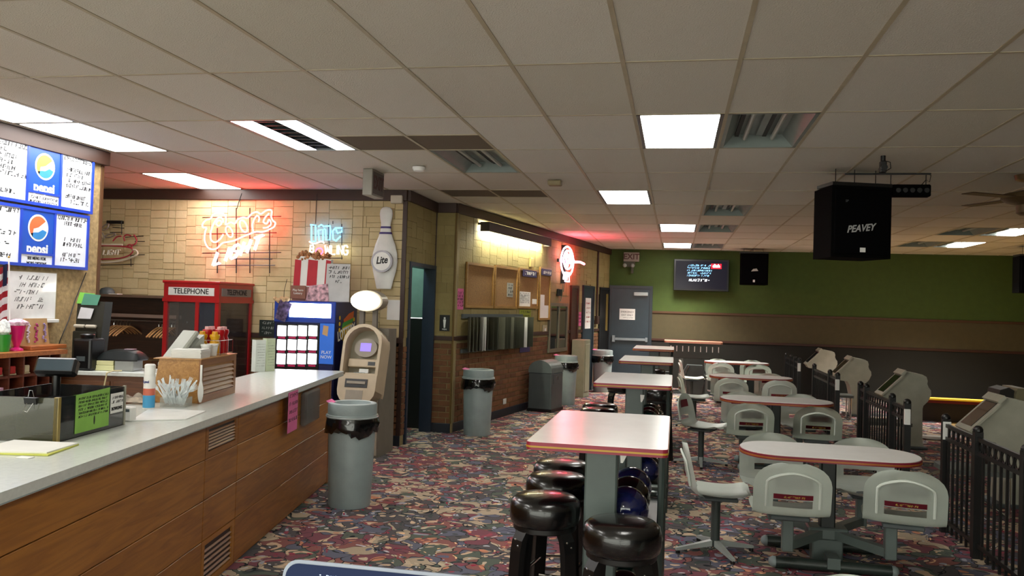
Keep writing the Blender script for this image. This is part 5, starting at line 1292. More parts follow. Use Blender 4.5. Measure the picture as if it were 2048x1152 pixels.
for a in (((740, 20), (740, 60)), ((860, 60), (860, 540)), ((650, 520), (870, 520)), ((980-300, 60), (700, 520))): fr.tube(npts(a, 6.775, 560, 440, .05), .005, 5)
fr.tube(npts([(870, 30), (862, 230)], 3.389, 380, 380, .04), .004, 5); fr.build('frame', M_IRON, t, world=True)
# unlit sign at left
t = thing('unlit_neon_sign', 'unlit grey and red neon beer sign with an oval frame', 'neon sign', PN.pt(*PN.at(240, 490), .05), 0)
TG = mat('grey glass tube', '8c8278', .25, coat=.5); TRD = mat('dull red tube', 'a83040', .3, coat=.5); TW = mat('ivory tube', 'd8ccb8', .25, coat=.5)
Q = dict(sc=3.6, ox=160, oy=400)
neon(t, 'ivory_tube', [([(90-90, 452), (150, 452), (260, 450), (350, 435), (430, 405), (448, 385), (435, 365), (415, 362)], False), ([(185, 325), (340, 327)], False)], TW, r_=.012, **Q)
neon(t, 'red_tube', [([(100, 340), (200, 333), (330, 338), (400, 350), (412, 375), (380, 405), (300, 425), (150, 430)], False), ([(355, 300), (350, 270), (370, 255), (400, 262)], False), ([(420, 255), (440, 290), (430, 320), (400, 330)], False), ([(270, 300), (300, 270), (330, 265)], False), ([(375, 335), (390, 325), (410, 335), (395, 345)], True)], TRD, r_=.009, **Q)
neon(t, 'grey_tube', [([(185, 215), (215, 185), (240, 178), (235, 205), (210, 220), (190, 218)], True), ([(220, 260), (270, 245), (290, 252), (255, 270), (225, 272)], True), ([(160, 240), (180, 260), (195, 290)], False), ([(175, 230), (200, 250), (212, 285)], False), ([(145, 250), (160, 275), (175, 300)], False), ([(140, 170), (155, 190), (165, 180)], False)], TG, r_=.009, **Q)
neon(t, 'lettering', word('BUD LIGHT', 105, 398, 34, .95, 0, .96, .25), TW, r_=.010, sm=False, **Q)
fr = MB()
for a in (((210, 150), (210, 185)), ((315, 150), (315, 250)), ((210, 165), (330, 165)), ((250, 200), (330, 205)), ((230, 235), (320, 235)), ((380, 400), (382, 480)), ((410, 300), (480, 300)), ((340, 270), (470, 262)), ((380, 400), (480, 395)), ((160, 470), (400, 465)), ((140, 150), (140, 480))): fr.tube(npts(a, 3.6, 160, 400, .04), .005, 5)
fr.build('frame', M_IRON, t, world=True); bx = [PN.at(160+x/3.6, 400+y/3.6) for x, y in ((215, 172), (325, 152))]; MB().box(bx[0][0], bx[1][0], -.07, -.02, bx[0][1], bx[1][1], bev=.004).mesh
tb = MB().box(0, bx[1][0]-bx[0][0], -.07, -.02, 0, bx[1][1]-bx[0][1], bev=.004); me = tb.mesh('transformer', M_BLACK); o = link('transformer', me, t); o.location = PN.pt(bx[0][0], bx[0][1])-t.location

# ---- bowling pin
u, zb = PN.at(771, 578); _, zt_ = PN.at(773, 418); H_ = zt_-zb+.02
t = thing('wall_pin', 'giant white bowling pin decoration with two purple bands', 'bowling pin', PN.pt(u, zb, .06), 0)
pf = [(.20, 0), (.22, .02), (.26, .10), (.33, .22), (.36, .33), (.345, .43), (.28, .54), (.20, .63), (.155, .70), (.135, .76), (.14, .80), (.17, .86), (.185, .91), (.17, .96), (.11, .99), (.02, 1.0)]
k_ = H_*.46
MB().lathe([(a*k_*.98, b*H_) for a, b in pf], n=32, sc=(1, .30)).build('pin', mat('white pin', 'dcdcd8', .35), t, smooth=True)
for a, b in ((.665, .69), (.735, .76)):
    R0 = [(r_, z_) for r_, z_ in pf]
    def rad(z): 
        for (r0, z0), (r1, z1) in zip(pf, pf[1:]):
            if z0 <= z <= z1: return r0+(r1-r0)*(z-z0)/(z1-z0)
    MB().lathe([(rad(a)*k_+.003, a*H_), (rad(b)*k_+.003, b*H_)], n=32, sc=(1, .33)).build('band', mat('purple band', '3a2a70', .4), t, smooth=True)
MB().lathe([(.315*k_, -.004), (.315*k_, .004)], n=28).mesh
em = disc(MB(), 0, .33*H_, .29*k_, .29*k_, -.105, -.07, 28); e_ = em.build('emblem', mat('silver emblem', 'b0b0b8', .4), t)
disc(MB(), 0, .33*H_, .24*k_, .24*k_, -.108, -.105, 28).build('emblem_face', M_WHITE, t); text('lettering', 'Lite', .115, M_INK, t, 0, -.1095, .34*H_, rot=-.1, shear=.3, sx=.8, bold=.003); 
mb = MB(); scribble(mb, -.08, .08, .215*H_, .015, -.100, r, .1); mb.build('small_print', M_DGREY, t)
t, w_, h_ = wallthing('junction_box', 'cream box high on the wall right of the pin', 'box', PN, 785, 392, 808, 408, OUT); MB().box(0, w_, -.06, 0, 0, h_, bev=.005).build('box', mat('cream box', 'c8bfae', .5), t)
# ---- posters above the lottery machine
YL = 8.62
PL = Plane(-4.37, YL, 0)
zt = 1.665
t = thing('striped_poster', 'red and white striped box poster standing on the vending machine', 'poster', PL.pt(*(PL.at(585, 600)[0], zt), -.25), 0); PQ = Plane(-4.37, YL+.25, 0); u0, u1, z0, z1 = PQ.rect(586, 512, 660, 572); W_ = u1-u0
tt = PQ.pt(u0, zt); t.location = tt; H2 = z1-zt
MB().prism([(.0, .16), (W_*1.0, .16), (W_*1.02, H2*.93), (.06, H2)], 0, .06, 'y').build('box_card', M_PAPER, t)
for a, b in ((.02, .2), (.38, .65), (.86, 1.0)): MB().prism([(W_*a, .17), (W_*b, .17), (W_*(b+.02), H2*.90), (W_*(a+.03), H2*.92)], -.003, 0, 'y').build('red_stripe', mat('poster red', 'b82030', .6), t)
pc = MB(); r4 = random.Random(2)
for q in range(60): pc.sphere((W_*r4.uniform(.12, .95), .02+r4.uniform(-.02, .03), H2*.93+r4.uniform(-.01, .10)*(1-abs(r4.random()-.5))), r4.uniform(.015, .028), 4)
pc.build('popcorn', mat('popcorn', 'b07a50', .8, noise=.4, scale=30), t, kind='stuff')
MB().box(-.01, .17, -.02, -.012, .02, .17).build('label_card', mat('brown card', '8a5a4a', .6), t); text('lettering', 'Play here\nLottery', .035, M_PAPER, t, .08, -.022, .10); 
MB().prism([(.18, 0), (.46, 0), (.44, .20), (.22, .17)], -.03, -.012, 'y').build('gift_bag', mat('pink pattern', 'd0a4b0', .6, noise=.5, scale=25), t)
MB().prism([(0, 0), (.5, 0), (.48, .16), (.02, .16)], .0, .05, 'y').build('base_card', mat('pink brown card', '9a6a64', .6), t)
u0, u1, z0, z1 = PQ.rect(652, 528, 701, 600)
t = thing('white_poster', 'pale handwritten poster beside the striped popcorn box', 'poster', PQ.pt(u0, zt, .02), 0); W_ = u1-u0; H3 = z1-zt
MB().prism([(.0, 0), (W_, 0), (W_, H3), (.015, H3)], -.004, 0, 'y').build('sheet', mat('pale grey sheet', 'c0c0c0', .7), t)
mb = MB()
for q in range(3): scribble(mb, .03, W_-.03, H3*.86-q*.05, .032, -.0046, r, .1, .3)
scribble(mb, W_*.4, W_*.6, H3*.5, .03, -.0046, r, 0); mb.build('handwriting', M_INK, t)
# ---- lottery vending machine
t = thing('lottery_machine', 'blue lottery ticket vending machine with twelve lit windows', 'vending machine', (-4.37, YL, 0), 0); W_, D_, H_ = .72, .63, 1.665
MB().box(0, W_, 0, D_, 0, H_, bev=.01).build('cabinet', M_NAVY, t); MB().box(0, W_, -.012, 0, H_-.24, H_-.005, bev=.006).build('header', M_BLUE, t)
u0, u1, z0, z1 = PL.rect(580, 607, 663, 635); MB().box(u0, u1, -.018, -.012, z0, z1, bev=.004).build('lit_sign', emis('header light', (.75, .9, 1), 7.0), t)
u0, u1, z0, z1 = PL.rect(552, 648, 638, 745); MB().box(u0, u1, -.01, 0, z0-.15, z1).build('window_panel', M_BLACK, t)
MT = emis('ticket light', (.95, .97, 1), 3.2)
for ri, py in enumerate((651, 679, 707)):
    for ci, px in enumerate((556, 577, 597, 618)):
        a, b, c, d = PL.rect(px-ri*.8, py, px+17.5-ri*.8, py+21); o = MB().box(a, b, -.016, -.010, c, d, bev=.003).build('ticket_window', MT, t)
        MB().box(a+.01, b-.01, -.014, -.010, c-.028, c-.008).build('price_label', mat('magenta label', 'a01848', .5, emit=.2), t)
a, b, c, d = PL.rect(640, 647, 668, 728); MB().box(a, b, -.014, 0, c, d).build('advert_panel', mat('bright blue panel', '2a62c0', .4, emit=.25), t)
text('lettering', 'PLAY\nNOW', .05, M_PAPER, t, (a+b)/2, -.0155, c+.10); MB().prism([(a+.03, d-.12), (a+.09, d-.14), (a+.1, d-.03), (a+.04, d-.02)], -.016, -.014, 'y').build('figure_print', mat('tan print', 'c8a070', .5), t)
MB().box(a, b, -.016, 0, c-.35, c-.02, bev=.004).build('bill_slot', M_NAVY, t); MB().box(.03, W_-.2, -.02, 0, .35, .60, bev=.01).build('dispense_tray', M_BLACK, t)
# side lettering faces +x
PSd = Plane(-4.37+W_, YL, pi/2); sd = MB()
u0, u1, z0, z1 = PSd.rect(677, 622, 707, 690)
sw = MB(); cx, cz = (u0+u1)/2, (z0+z1)/2
def side(pts, name, m_, o_=.002): return MB().prism([(YL+p[0]-0*YL, p[1]) for p in pts], PSd.o.x+o_, PSd.o.x+o_+.001, 'x').build(name, m_, t, world=True)
w2, h2 = (u1-u0)/2, (z1-z0)/2
side([(cx-w2*.3, cz+h2*.1), (cx+w2*.9, cz+h2*.55), (cx+w2*.95, cz+h2*1.0), (cx+w2*.3, cz+h2*.85), (cx-w2*.4, cz+h2*.5)], 'logo_splash', mat('print orange', 'd06020', .5))
side([(cx-w2*.6, cz), (cx+w2*.8, cz+h2*.35), (cx+w2*.9, cz+h2*.6), (cx-w2*.5, cz+h2*.3)], 'logo_splash', mat('print green', '3a9a3c', .5), .003)
side([(cx-w2*.7, cz-h2*.5), (cx-w2*.2, cz-h2*.9), (cx+w2*.4, cz-h2*.9), (cx+w2*.8, cz+h2*.3), (cx-w2*.5, cz+h2*.1)], 'logo_splash', mat('print yellow', 'd8b020', .5), .0025)
me_t = text('logo_text', 'LOTTERY', .15, M_PAPER, t, 0, 0, 0, sx=.8, bold=.004, rot=-.2); me_t.location = (W_+.006, cx, cz-h2*.25); me_t.rotation_euler = (0, 0, pi/2)
for k in range(5):
    o = MB().sphere((0, 0, 0), .025, 5, sc=(.1, 1, 1)).build('logo_ball', mat('print yellow', 'd8b020', .5), t); o.location = (W_+.003, cx+w2*(-.9 if k < 3 else 1.0), cz+h2*(.6-.35*k if k < 3 else .5-.4*(k-3)))
# hanging snack bag sign
t = thing('popcorn_bag', 'inflated purple and tan popcorn bag hanging left of the vending machine', 'bag', back(567, 618, 8.58)+Vector((0, 0, 0)), -.05)
MB().grid(lambda u, v: ((u-.5)*(.13+.03*v), -.02*sin(pi*u)*(.3+.7*v), -.13+v*.22), 8, 8, th=.006).build('bag', mat('purple pattern', '7a6a8c', .5, noise=.5, scale=30), t, smooth=True)
o = t.children[0]; o.rotation_euler = (0, radians(18), 0)
pc = MB()
for q in range(16): pc.sphere((r4.uniform(-.11, .08), r4.uniform(-.02, .02), .10+r4.uniform(-.02, .02)), .022, 5)
pc.build('popcorn', mat('popcorn pale', 'c8a880', .8), t, kind='stuff'); MB().tube([(0, 0, .1), (.0, 0, .2), (.03, 0, .33)], .003, 5).build('string', M_IRON, t)
t, w_, h_ = wallthing('dark_chalkboard', 'small dark green board on the wall left of the vending machine', 'board', PN, 521, 640, 553, 673, OUT); MB().box(0, w_, -.02, 0, 0, h_).build('board', mat('dark green board', '16241e', .5), t)
mb = MB()
for q in range(3): scribble(mb, .03, w_-.03, h_*.75-q*.06, .03, -.0206, r, .2)
mb.build('writing', mat('chalk', '9aa09a', .7), t)
# ---- cash machine
t = thing('cash_machine', 'beige cash machine with lit oval sign on two posts', 'cash machine', (-3.52, 8.60, 0), 0)
M_ATM = mat('beige machine', '9a9080', .45); M_ATML = mat('light beige cowl', 'c0ae92', .4)
MB().prism([(0, 0), (0, .60), (.24, 1.30), (.24, 1.38), (.50, 1.38), (.50, 0)], 0, .41, 'x').build('cabinet', mat('warm grey steel', '6e685c', .5), t)
MB().box(.01, .40, -.01, 0, .02, .62, bev=.004).build('front_door', M_ATM, t)
MB().box(.28, .38, -.012, -.0101, .45, .58).build('sticker', M_PAPER, t)
# leaning cowl ring: stadium outline
Tc = Matrix.Translation((.205, -.14, .55)) @ Matrix.Rotation(radians(-15), 4, 'X')
def stadium(w_, h_, rt_, rb_, n=10):
    pts = []
    for k in range(n+1): a = pi-pi*k/n; pts.append((w_/2*cos(a), h_-rt_+rt_*sin(a)))
    for k in range(n+1): a = -pi*k/n; pts.append((w_/2*.97*cos(a), rb_+rb_*sin(a)))
    return pts
def ring(mb, P, Q, y0, y1):
    n = len(P)
    V = [[mb.b.verts.new((p[0], y, p[1])) for p in L] for L, y in ((P, y0), (Q, y0), (Q, y1), (P, y1))]
    for a, b in ((0, 1), (1, 2), (2, 3), (3, 0)):
        for i in range(n): mb.b.faces.new((V[a][i], V[a][(i+1) % n], V[b][(i+1) % n], V[b][i]))
    return mb
Po = stadium(.44, .90, .20, .17); Pi = [(x*.86, .30+(z-.30)*.93 if z > .30 else .30+(z-.3)*.0) for x, z in stadium(.44, .90, .20, .17)]
Pi = [(x*.86, max(.32, z-.035)) for x, z in Po]
mb = ring(MB(), Po, Pi, -.06, .22); bmesh.ops.transform(mb.b, matrix=Tc, verts=mb.b.verts); mb.build('cowl', M_ATML, t, smooth=True)
lw = [p for p in Po if p[1] < .34]
mb = MB().prism([(-.215, .335), (.215, .335)]+[(x, z) for x, z in Po if z < .33], -.07, .16, 'y'); bmesh.ops.transform(mb.b, matrix=Tc, verts=mb.b.verts); mb.build('lower_fascia', M_ATML, t)
def tb_(x0, x1, y0, y1, z0, z1, bev=0): return MB().box(x0, x1, y0, y1, z0, z1, bev, 2, M=Tc)
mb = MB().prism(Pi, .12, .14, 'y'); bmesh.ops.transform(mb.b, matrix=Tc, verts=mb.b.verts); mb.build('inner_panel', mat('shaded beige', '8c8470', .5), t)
mb = MB(); disc(mb, 0, .66, .13, .105, .06, .12); bmesh.ops.transform(mb.b, matrix=Tc, verts=mb.b.verts); mb.build('screen_bezel', M_ATM, t)
tb_(-.06, .06, .052, .06, .62, .71).build('screen', emis('lilac screen', (.25, .18, .7), 1.1), t)
tb_(-.17, .17, .03, .12, .44, .53, .01).build('shelf_upper', M_ATML, t); tb_(.06, .14, .025, .03, .46, .50).build('card_slot', M_BLACK, t)
tb_(-.17, .17, -.02, .12, .33, .365, .005).build('keypad_shelf', M_ATML, t)
for k in range(4):
    for q in range(3): tb_(-.08+k*.032, -.055+k*.032, -.0+q*.03, .02+q*.03, .365, .375).build('key', M_GREY, t)
tb_(-.05, .06, .07, .12, .38, .43, .006).build('receipt_housing', M_WHITE, t)
tb_(-.13, .12, -.078, -.07, .20, .29, .0).build('cash_slot_recess', M_BLACK, t); tb_(-.11, .10, -.088, -.078, .235, .265, .004).build('cash_lip', M_ATM, t); tb_(-.11, .08, -.074, -.07, .03, .17).build('access_cover', M_ATM, t)
for x in (.12, .27): MB().box(x-.025, x+.025, .15, .20, 1.38, 1.62).build('post', mat('taupe post', '6a6258', .5), t)
mb = MB(); disc(mb, .20, 1.685, .185, .115, .08, .26); mb.build('sign_body', M_ATM, t)
mb = MB(); disc(mb, .185, 1.685, .165, .10, .065, .08); mb.build('sign_face', emis('sign light', (1, .97, .85), 9), t)
t, w_, h_ = wallthing('wall_paper', 'blank sheet of paper on the wall behind the lit oval sign', 'paper', PN, 775, 600, 806, 640, OUT); MB().box(0, w_, -.002, 0, 0, h_).build('sheet', M_PAPER, t)
# ---- telephone booth
t = thing('phone_booth', 'red telephone booth with TELEPHONE signs behind the counter', 'phone booth', (-5.73, 8.60, 0), 0); W_, D_, H_ = .69, .76, 1.85
fr = MB()
for x, y in ((0, 0), (W_-.05, 0), (0, D_-.05), (W_-.05, D_-.05)): fr.box(x, x+.05, y, y+.05, 0, H_-.24)
fr.build('corner_posts', M_RED, t) if False else None
for x, y in ((0, 0), (W_-.05, 0), (0, D_-.05), (W_-.05, D_-.05)): MB().box(x, x+.05, y, y+.05, 0, H_-.24, bev=.004).build('post', M_RED, t)
fr.b.free() if False else None
MB().box(W_*.58, W_*.58+.045, 0, .04, .1, H_-.24).build('post', M_RED, t)
hd_ = MB(); hd_.box(-.01, W_+.01, -.01, D_+.01, H_-.24, H_-.20).box(0, W_, 0, D_, H_-.20, H_-.03).box(-.015, W_+.015, -.015, D_+.015, H_-.03, H_, bev=.005); hd_.build('header', M_RED, t)
MB().box(.06, W_-.06, -.006, 0, H_-.165, H_-.075).build('sign_panel', M_PAPER, t); text('lettering', 'TELEPHONE', .088, M_INK, t, W_/2, -.008, H_-.12, sx=.92, bold=.001)
MB().box(W_, W_+.006, .05, D_-.05, H_-.165, H_-.075).build('sign_panel', mat('greyer sign', '8a8480', .6), t); o = text('lettering', 'TELEPHONE', .088, M_INK, t, 0, 0, 0, sx=.95, bold=.001); o.location = (W_+.008, D_/2, H_-.12); o.rotation_euler = (0, 0, pi/2)
MB().box(.0, W_, 0, .04, 0, .5).box(0, W_, D_-.04, D_, 0, .12).build('kick_panel', M_RED, t); MB().box(W_-.04, W_, .05, D_-.05, 0, .35).build('kick_panel', M_RED, t)
MB().box(.05, W_*.58, .015, .02, .5, H_-.24).build('glass_pane', mat('booth glass', '8a8a88', .05, noise=0, alpha=.15), t); MB().box(W_*.58+.045, W_-.05, .015, .02, .5, H_-.24).build('glass_pane', mat('booth blue glass', '3a4250', .08, alpha=.75, coat=.4), t)
MB().box(W_-.02, W_-.015, .05, D_-.05, .35, H_-.24).build('glass_pane', mat('booth side glass', '4a4044', .08, noise=.3, scale=6, alpha=.6, coat=.5), t)
MB().box(.25, .42, D_-.12, D_-.05, 1.25, 1.52, bev=.01).build('telephone', M_BLACK, t); MB().sphere((.33, D_-.13, 1.46), .035, 6).tube([(.3, D_-.13, 1.42), (.34, D_-.16, 1.25), (.31, D_-.14, 1.05)], .006).build('receiver_cord', M_CHROME, t, smooth=True)
g = thing('burgundy_coat', 'burgundy coat hanging inside the telephone booth', 'coat', (-5.73+.52, 8.60+.45, .55), .3)
MB().grid(lambda u, v: (.14*cos(2*pi*u)*(.35+.75*(1-v)**.6 if v > .9 else 1.1-.3*v), .09*sin(2*pi*u)*(1.1-.2*v)+.02*sin(8*pi*u), v*.72), 20, 8).build('coat', mat('burgundy cloth', '6a2440', .85), g, smooth=True)
# ---- coat rack
t = thing('coat_rack', 'dark brown coat rack shelf on the wall left of the booth', 'coat rack', (-7.45, 9.38, 0), 0); zc = 1.67
M_CR = wood('dark stained wood', '2c1a10', '46291a', .5); Wc = 1.66
MB().box(0, Wc, -.38, -.0, zc-.03, zc).build('top_shelf', mat('taupe shelf', '6e5848', .5), t); MB().box(0, Wc, -.02, .0, .9, zc-.03).build('back_board', M_CR, t)
MB().box(0, Wc, -.36, -.32, 1.40, 1.44).build('front_rail', mat('pale rail', '8a7468', .5), t); MB().box(0, .03, -.38, 0, .9, zc-.03).box(Wc-.03, Wc, -.38, 0, .9, zc-.03).build('side_board', M_CR, t)
MB().cyl((0, -.2, 1.36), (Wc, -.2, 1.36), .012).build('hanging_rod', M_STEEL, t, smooth=True)
M_HANG = mat('varnished hanger wood', 'dca870', .35, coat=.4)
def hanger(loc, rz, label):
    g = thing('coat_hanger', label, 'hanger', loc, rz, 'wooden coat hangers on the rack'); L = MB()
    pts = [(-.21, 0, -.135), (-.17, 0, -.105), (-.08, 0, -.05), (0, 0, -.02), (.08, 0, -.05), (.17, 0, -.105), (.21, 0, -.135)]
    MB().tube(smooth(pts, 3), .010, 6).build('bar', M_HANG, g, smooth=True); MB().tube([(0, 0, -.02), (0, 0, .015), (.016, 0, .03), (.018, 0, .045), (.01, 0, .06), (-.012, 0, .058)], .0025, 5).build('hook', M_CHROME, g); return g
hp = None
for gi, (px0, n) in enumerate(((228, 6), (318, 6))):
    for k in range(n):
        X = back(px0+k*6.4, 645, 9.18).x; l_ = f"wooden coat hanger, {('first', 'second', 'third', 'fourth', 'fifth', 'sixth')[k]} from the left of the {('left', 'right')[gi]} bunch"
        loc = (X, 9.18, 1.305); rz = radians(84)+random.uniform(-.1, .1)
        if hp is None: hp = hanger(loc, rz, l_)
        else: copy_tree(hp, loc, rz, l_)
# cap on the rack
g = thing('folded_cap', 'dark and white cap lying at the end of the coat rack shelf', 'cap', (back(208, 588, 9.1).x, 9.15, zc+.001)); MB().lathe([(.10, 0), (.10, .03), (.07, .07), (.02, .085)], n=18, sc=(1, .8)).build('crown', M_DGREY, g, smooth=True); MB().prism([(.05, -.06), (.18, -.05), (.18, .05), (.05, .06)], .0, .008).build('peak', M_WHITE, g)

# ================================================================== SIGNS, BINS AND BOARDS
# ceiling exit sign
t = thing('exit_sign', 'grey boxed exit sign hanging from the ceiling left of the pin', 'exit sign', (-3.0, 7.9, 2.74), 0)
MB().box(-.10, .0, -.02, .32, 0, .262, bev=.004).build('case', mat('grey sign case', '8e8a80', .5), t); MB().box(.0, .004, .0, .30, .02, .24).build('face', mat('brown grey face', '5c5450', .6), t)
o = text('lettering', 'EXIT', .19, M_EXR, t, 0, 0, 0, bold=.004, sx=.75); o.location = (.0055, .15, .13); o.rotation_euler = (0, 0, pi/2)
p = onz(838, 333, CEIL); t = thing('smoke_detector', 'round white smoke detector on the ceiling', 'smoke detector', (p.x, p.y, CEIL-.05)); MB().lathe([(.03, 0), (.05, .005), (.065, .03), (.065, .044)], n=24).build('body', M_WHITE, t, smooth=True)
p = onz(1110, 360, CEIL); t = thing('ceiling_box', 'small tan box fixed to the ceiling', 'box', (p.x, p.y, CEIL-.06)); MB().box(-.07, .07, -.06, .06, 0, .054, bev=.01).build('body', mat('tan box', '8e8060', .6), t)
# fluorescent strip with dark hood over the boards
PLf = P_LEFT
u0, z0 = PLf.at(955, 445); u1, z1 = PLf.at(1083, 478)
t = thing('wall_light', 'long fluorescent wall light with a dark hood over the boards', 'wall light', PLf.pt(u0, 2.70, 0), PLf.a); W_ = u1-u0
MB().box(0, W_, -.18, -.165, .0, .13).box(0, W_, -.165, -.045, .12, .13).build('hood', mat('dark bronze hood', '2c2218', .5), t); MB().box(0, .01, -.165, -.045, 0, .12).box(W_-.01, W_, -.165, -.045, 0, .12).build('end_cap', mat('dark bronze hood', '2c2218', .5), t)
MB().tube([(.05, -.10, .05), (W_-.05, -.10, .05)], .017).build('tube', emis('tube light', (1, .98, .76), 120), t, smooth=True); MB().box(.0, .03, -.045, -.0, .09, .12).box(W_-.03, W_, -.045, 0, .09, .12).build('bracket', M_IRON, t)
# notice boards
M_CORK = mat('cork', '8f6a3c', .9, noise=.15, scale=60, bump=.3); M_FRAME = wood('oak frame', '7a5426', 'a07a3e', .4)
M_HEAD = mat('navy header', '1e2050', .5)
NB = [((928, 527, 983, 616), 'large empty cork notice board, leftmost on the side wall'), ((985, 533, 1031, 617), 'second cork notice board with one small paper'), ((1033, 538, 1073, 617), 'third cork notice board with navy header and white sheet'), ((1075, 535, 1097, 640), 'narrow tall cork notice board with navy header, lit red')]
for k, (q, l_) in enumerate(NB):
    t, w_, h_ = wallthing('notice_board', l_, 'notice board', P_LEFT, *q, OUT, 'cork notice boards on the side wall')
    fw = .035; MB().box(0, w_, -.012, 0, 0, h_).build('cork', M_CORK, t)
    f = MB(); f.box(0, w_, -.03, 0, 0, fw).box(0, w_, -.03, 0, h_-fw, h_).box(0, fw, -.03, 0, fw, h_-fw).box(w_-fw, w_, -.03, 0, fw, h_-fw); f.build('frame', M_FRAME, t)
    if k == 1: MB().box(w_*.55, w_*.82, -.014, -.012, h_*.28, h_*.62).build('paper', mat('grey paper', 'a0a098', .8), t); mb = MB(); [scribble(mb, w_*.58, w_*.80, h_*(.55-.08*q_), .03, -.0146, r) for q_ in range(4)]; mb.build('writing', M_INK, t)
    if k == 2:
        MB().box(w_*.16, w_*.86, -.035, -.030, h_*.80, h_*.97).build('header', M_HEAD, t); mb = MB(); scribble(mb, w_*.25, w_*.78, h_*.85, .05, -.0356, r, 0); mb.build('header_text', M_PAPER, t)
        MB().box(w_*.04, w_*.62, -.014, -.012, h_*.04, h_*.42).build('paper', M_PAPER, t); MB().box(w_*.72, w_*.95, -.014, -.012, h_*.12, h_*.25).build('paper', M_PAPER, t); mb = MB(); [scribble(mb, w_*.1, w_*.55, h_*(.36-.045*q_), .018, -.0146, r) for q_ in range(6)]; mb.build('writing', M_DGREY, t)
    if k == 3:
        MB().box(w_*.1, w_*1.0, -.035, -.030, h_*.85, h_*.97).build('header', M_HEAD, t); mb = MB(); scribble(mb, w_*.2, w_*.9, h_*.88, .05, -.0356, r, 0); mb.build('header_text', M_PAPER, t)
        MB().box(w_*.1, w_*.9, -.014, -.012, h_*.04, h_*.28).build('paper', M_PAPER, t); MB().box(w_*.1, w_*.5, -.016, -.014, h_*.28, h_*.48).build('paper', M_PAPER, t)
def sheet(name, label, cat, q, m_, plane=P_LEFT, rows=4, ink=None, out=OUT, h=.03):
    t, w_, h_ = wallthing(name, label, cat, plane, *q, out); MB().box(0, w_, -.002, 0, 0, h_).build('sheet', m_, t)
    if rows:
        mb = MB()
        for k in range(rows): scribble(mb, w_*.12, w_*.88, h_*(.85-.75*k/rows)-h, h, -.0026, r, .1)
        mb.build('writing', ink or M_INK, t)
    return t
sheet('pink_notice', 'tall pink notice at the corner left of the notice boards', 'notice', (911, 577, 925, 619), M_PINK, rows=5)
sheet('green_poster', 'yellow green poster under the third notice board', 'poster', (1037, 619, 1060, 640), mat('lime poster', '8f9a20', .7), rows=2)
sheet('purple_poster', 'tall purple poster right of the brochure rack', 'poster', (1038, 640, 1058, 704), mat('violet poster', '2c1c50', .6), rows=5, ink=mat('lilac print', '7a6ab0', .6), out=.02)
sheet('pink_notice', 'small pink notice left of the slate door', 'notice', (1153, 624, 1161, 652), M_PINK, rows=3)
sheet('door_poster', 'tall white poster on the slate side door', 'poster', (1168, 596, 1179, 657), M_PAPER, rows=5, ink=mat('red ink', 'a03030', .7), out=.024)
t, w_, h_ = wallthing('thermostat', 'thin brass coloured fitting above the third notice board', 'fitting', P_LEFT, 1057, 516, 1063, 534, OUT); MB().box(0, w_, -.03, 0, 0, h_, bev=.004).build('body', mat('pale brass', 'a89860', .4), t)
t, w_, h_ = wallthing('switch_plate', 'small pale plate left of the sliding window', 'switch', P_LEFT, 1083, 650, 1092, 668, OUT); MB().box(0, w_, -.01, 0, 0, h_, bev=.003).build('plate', mat('pale plate', 'b0a888', .5), t); MB().box(w_*.35, w_*.65, -.02, -.01, h_*.35, h_*.65).build('switch', M_WHITE, t)
t, w_, h_ = wallthing('wall_speaker', 'small dark box below the red neon sign', 'box', P_LEFT, 1112, 578, 1118, 592, OUT); MB().box(0, w_, -.05, 0, 0, h_, bev=.006).build('body', M_BLACK, t)
t, w_, h_ = wallthing('wall_outlet', 'white outlet low on the brick wall', 'outlet', P_LEFT, 1004, 797, 1010, 808, OUT+.002); MB().box(0, w_, -.008, 0, 0, h_, bev=.002).build('plate', M_WHITE, t)
t, w_, h_ = wallthing('restroom_sign', 'black restroom sign with a white figure', 'sign', P_STEP, 880, 630, 900, 662, OUT); MB().box(0, w_, -.01, 0, 0, h_).build('plate', M_BLACK, t)
mb = MB(); disc(mb, w_/2, h_*.80, .013, .014, -.012, -.010); mb.prism([(w_*.36, h_*.72), (w_*.64, h_*.72), (w_*.60, h_*.45), (w_*.57, h_*.2), (w_*.43, h_*.2), (w_*.40, h_*.45)], -.012, -.010, 'y'); mb.build('figure', M_PAPER, t); text('lettering', 'MEN', .03, M_PAPER, t, w_/2, -.012, h_*.1)
# brochure rack with flip sleeves
u0, u1, z0, z1 = P_LEFT.rect(920, 628, 1040, 700)
t = thing('brochure_rack', 'wall rack of long hanging display sleeves under the notice boards', 'rack', P_LEFT.pt(u0, z0, OUT), P_LEFT.a); W_, H_ = u1-u0, z1-z0
MB().box(0, W_, -.03, 0, H_-.06, H_).box(0, W_, -.03, 0, 0, .05).build('wall_rail', M_DGREY, t)
M_SLV = mat('grey sleeve', '4a4c42', .3, coat=.3); M_SLV2 = mat('pale sleeve', '77786a', .3); n = 22
for k in range(n):
    x = .16+(W_-.22)*k/(n-1); ang = radians(-152+60*k/n+random.uniform(-10, 10)); mm = M_PAPER if k in (4, 5, 18) else (M_SLV2 if k in (0, 1, 2, 9, 10, 13) else M_SLV)
    MB().box(0, .21, -.004, .0, .02, H_-.04, M=Matrix.Translation((x, -.035, 0)) @ Matrix.Rotation(ang, 4, 'Z')).build('sleeve', mm, t)
MB().box(W_*.10, W_*.10+.3, -.17, -.165, .05, H_-.08).build('sheet', M_PAPER, t) if False else None
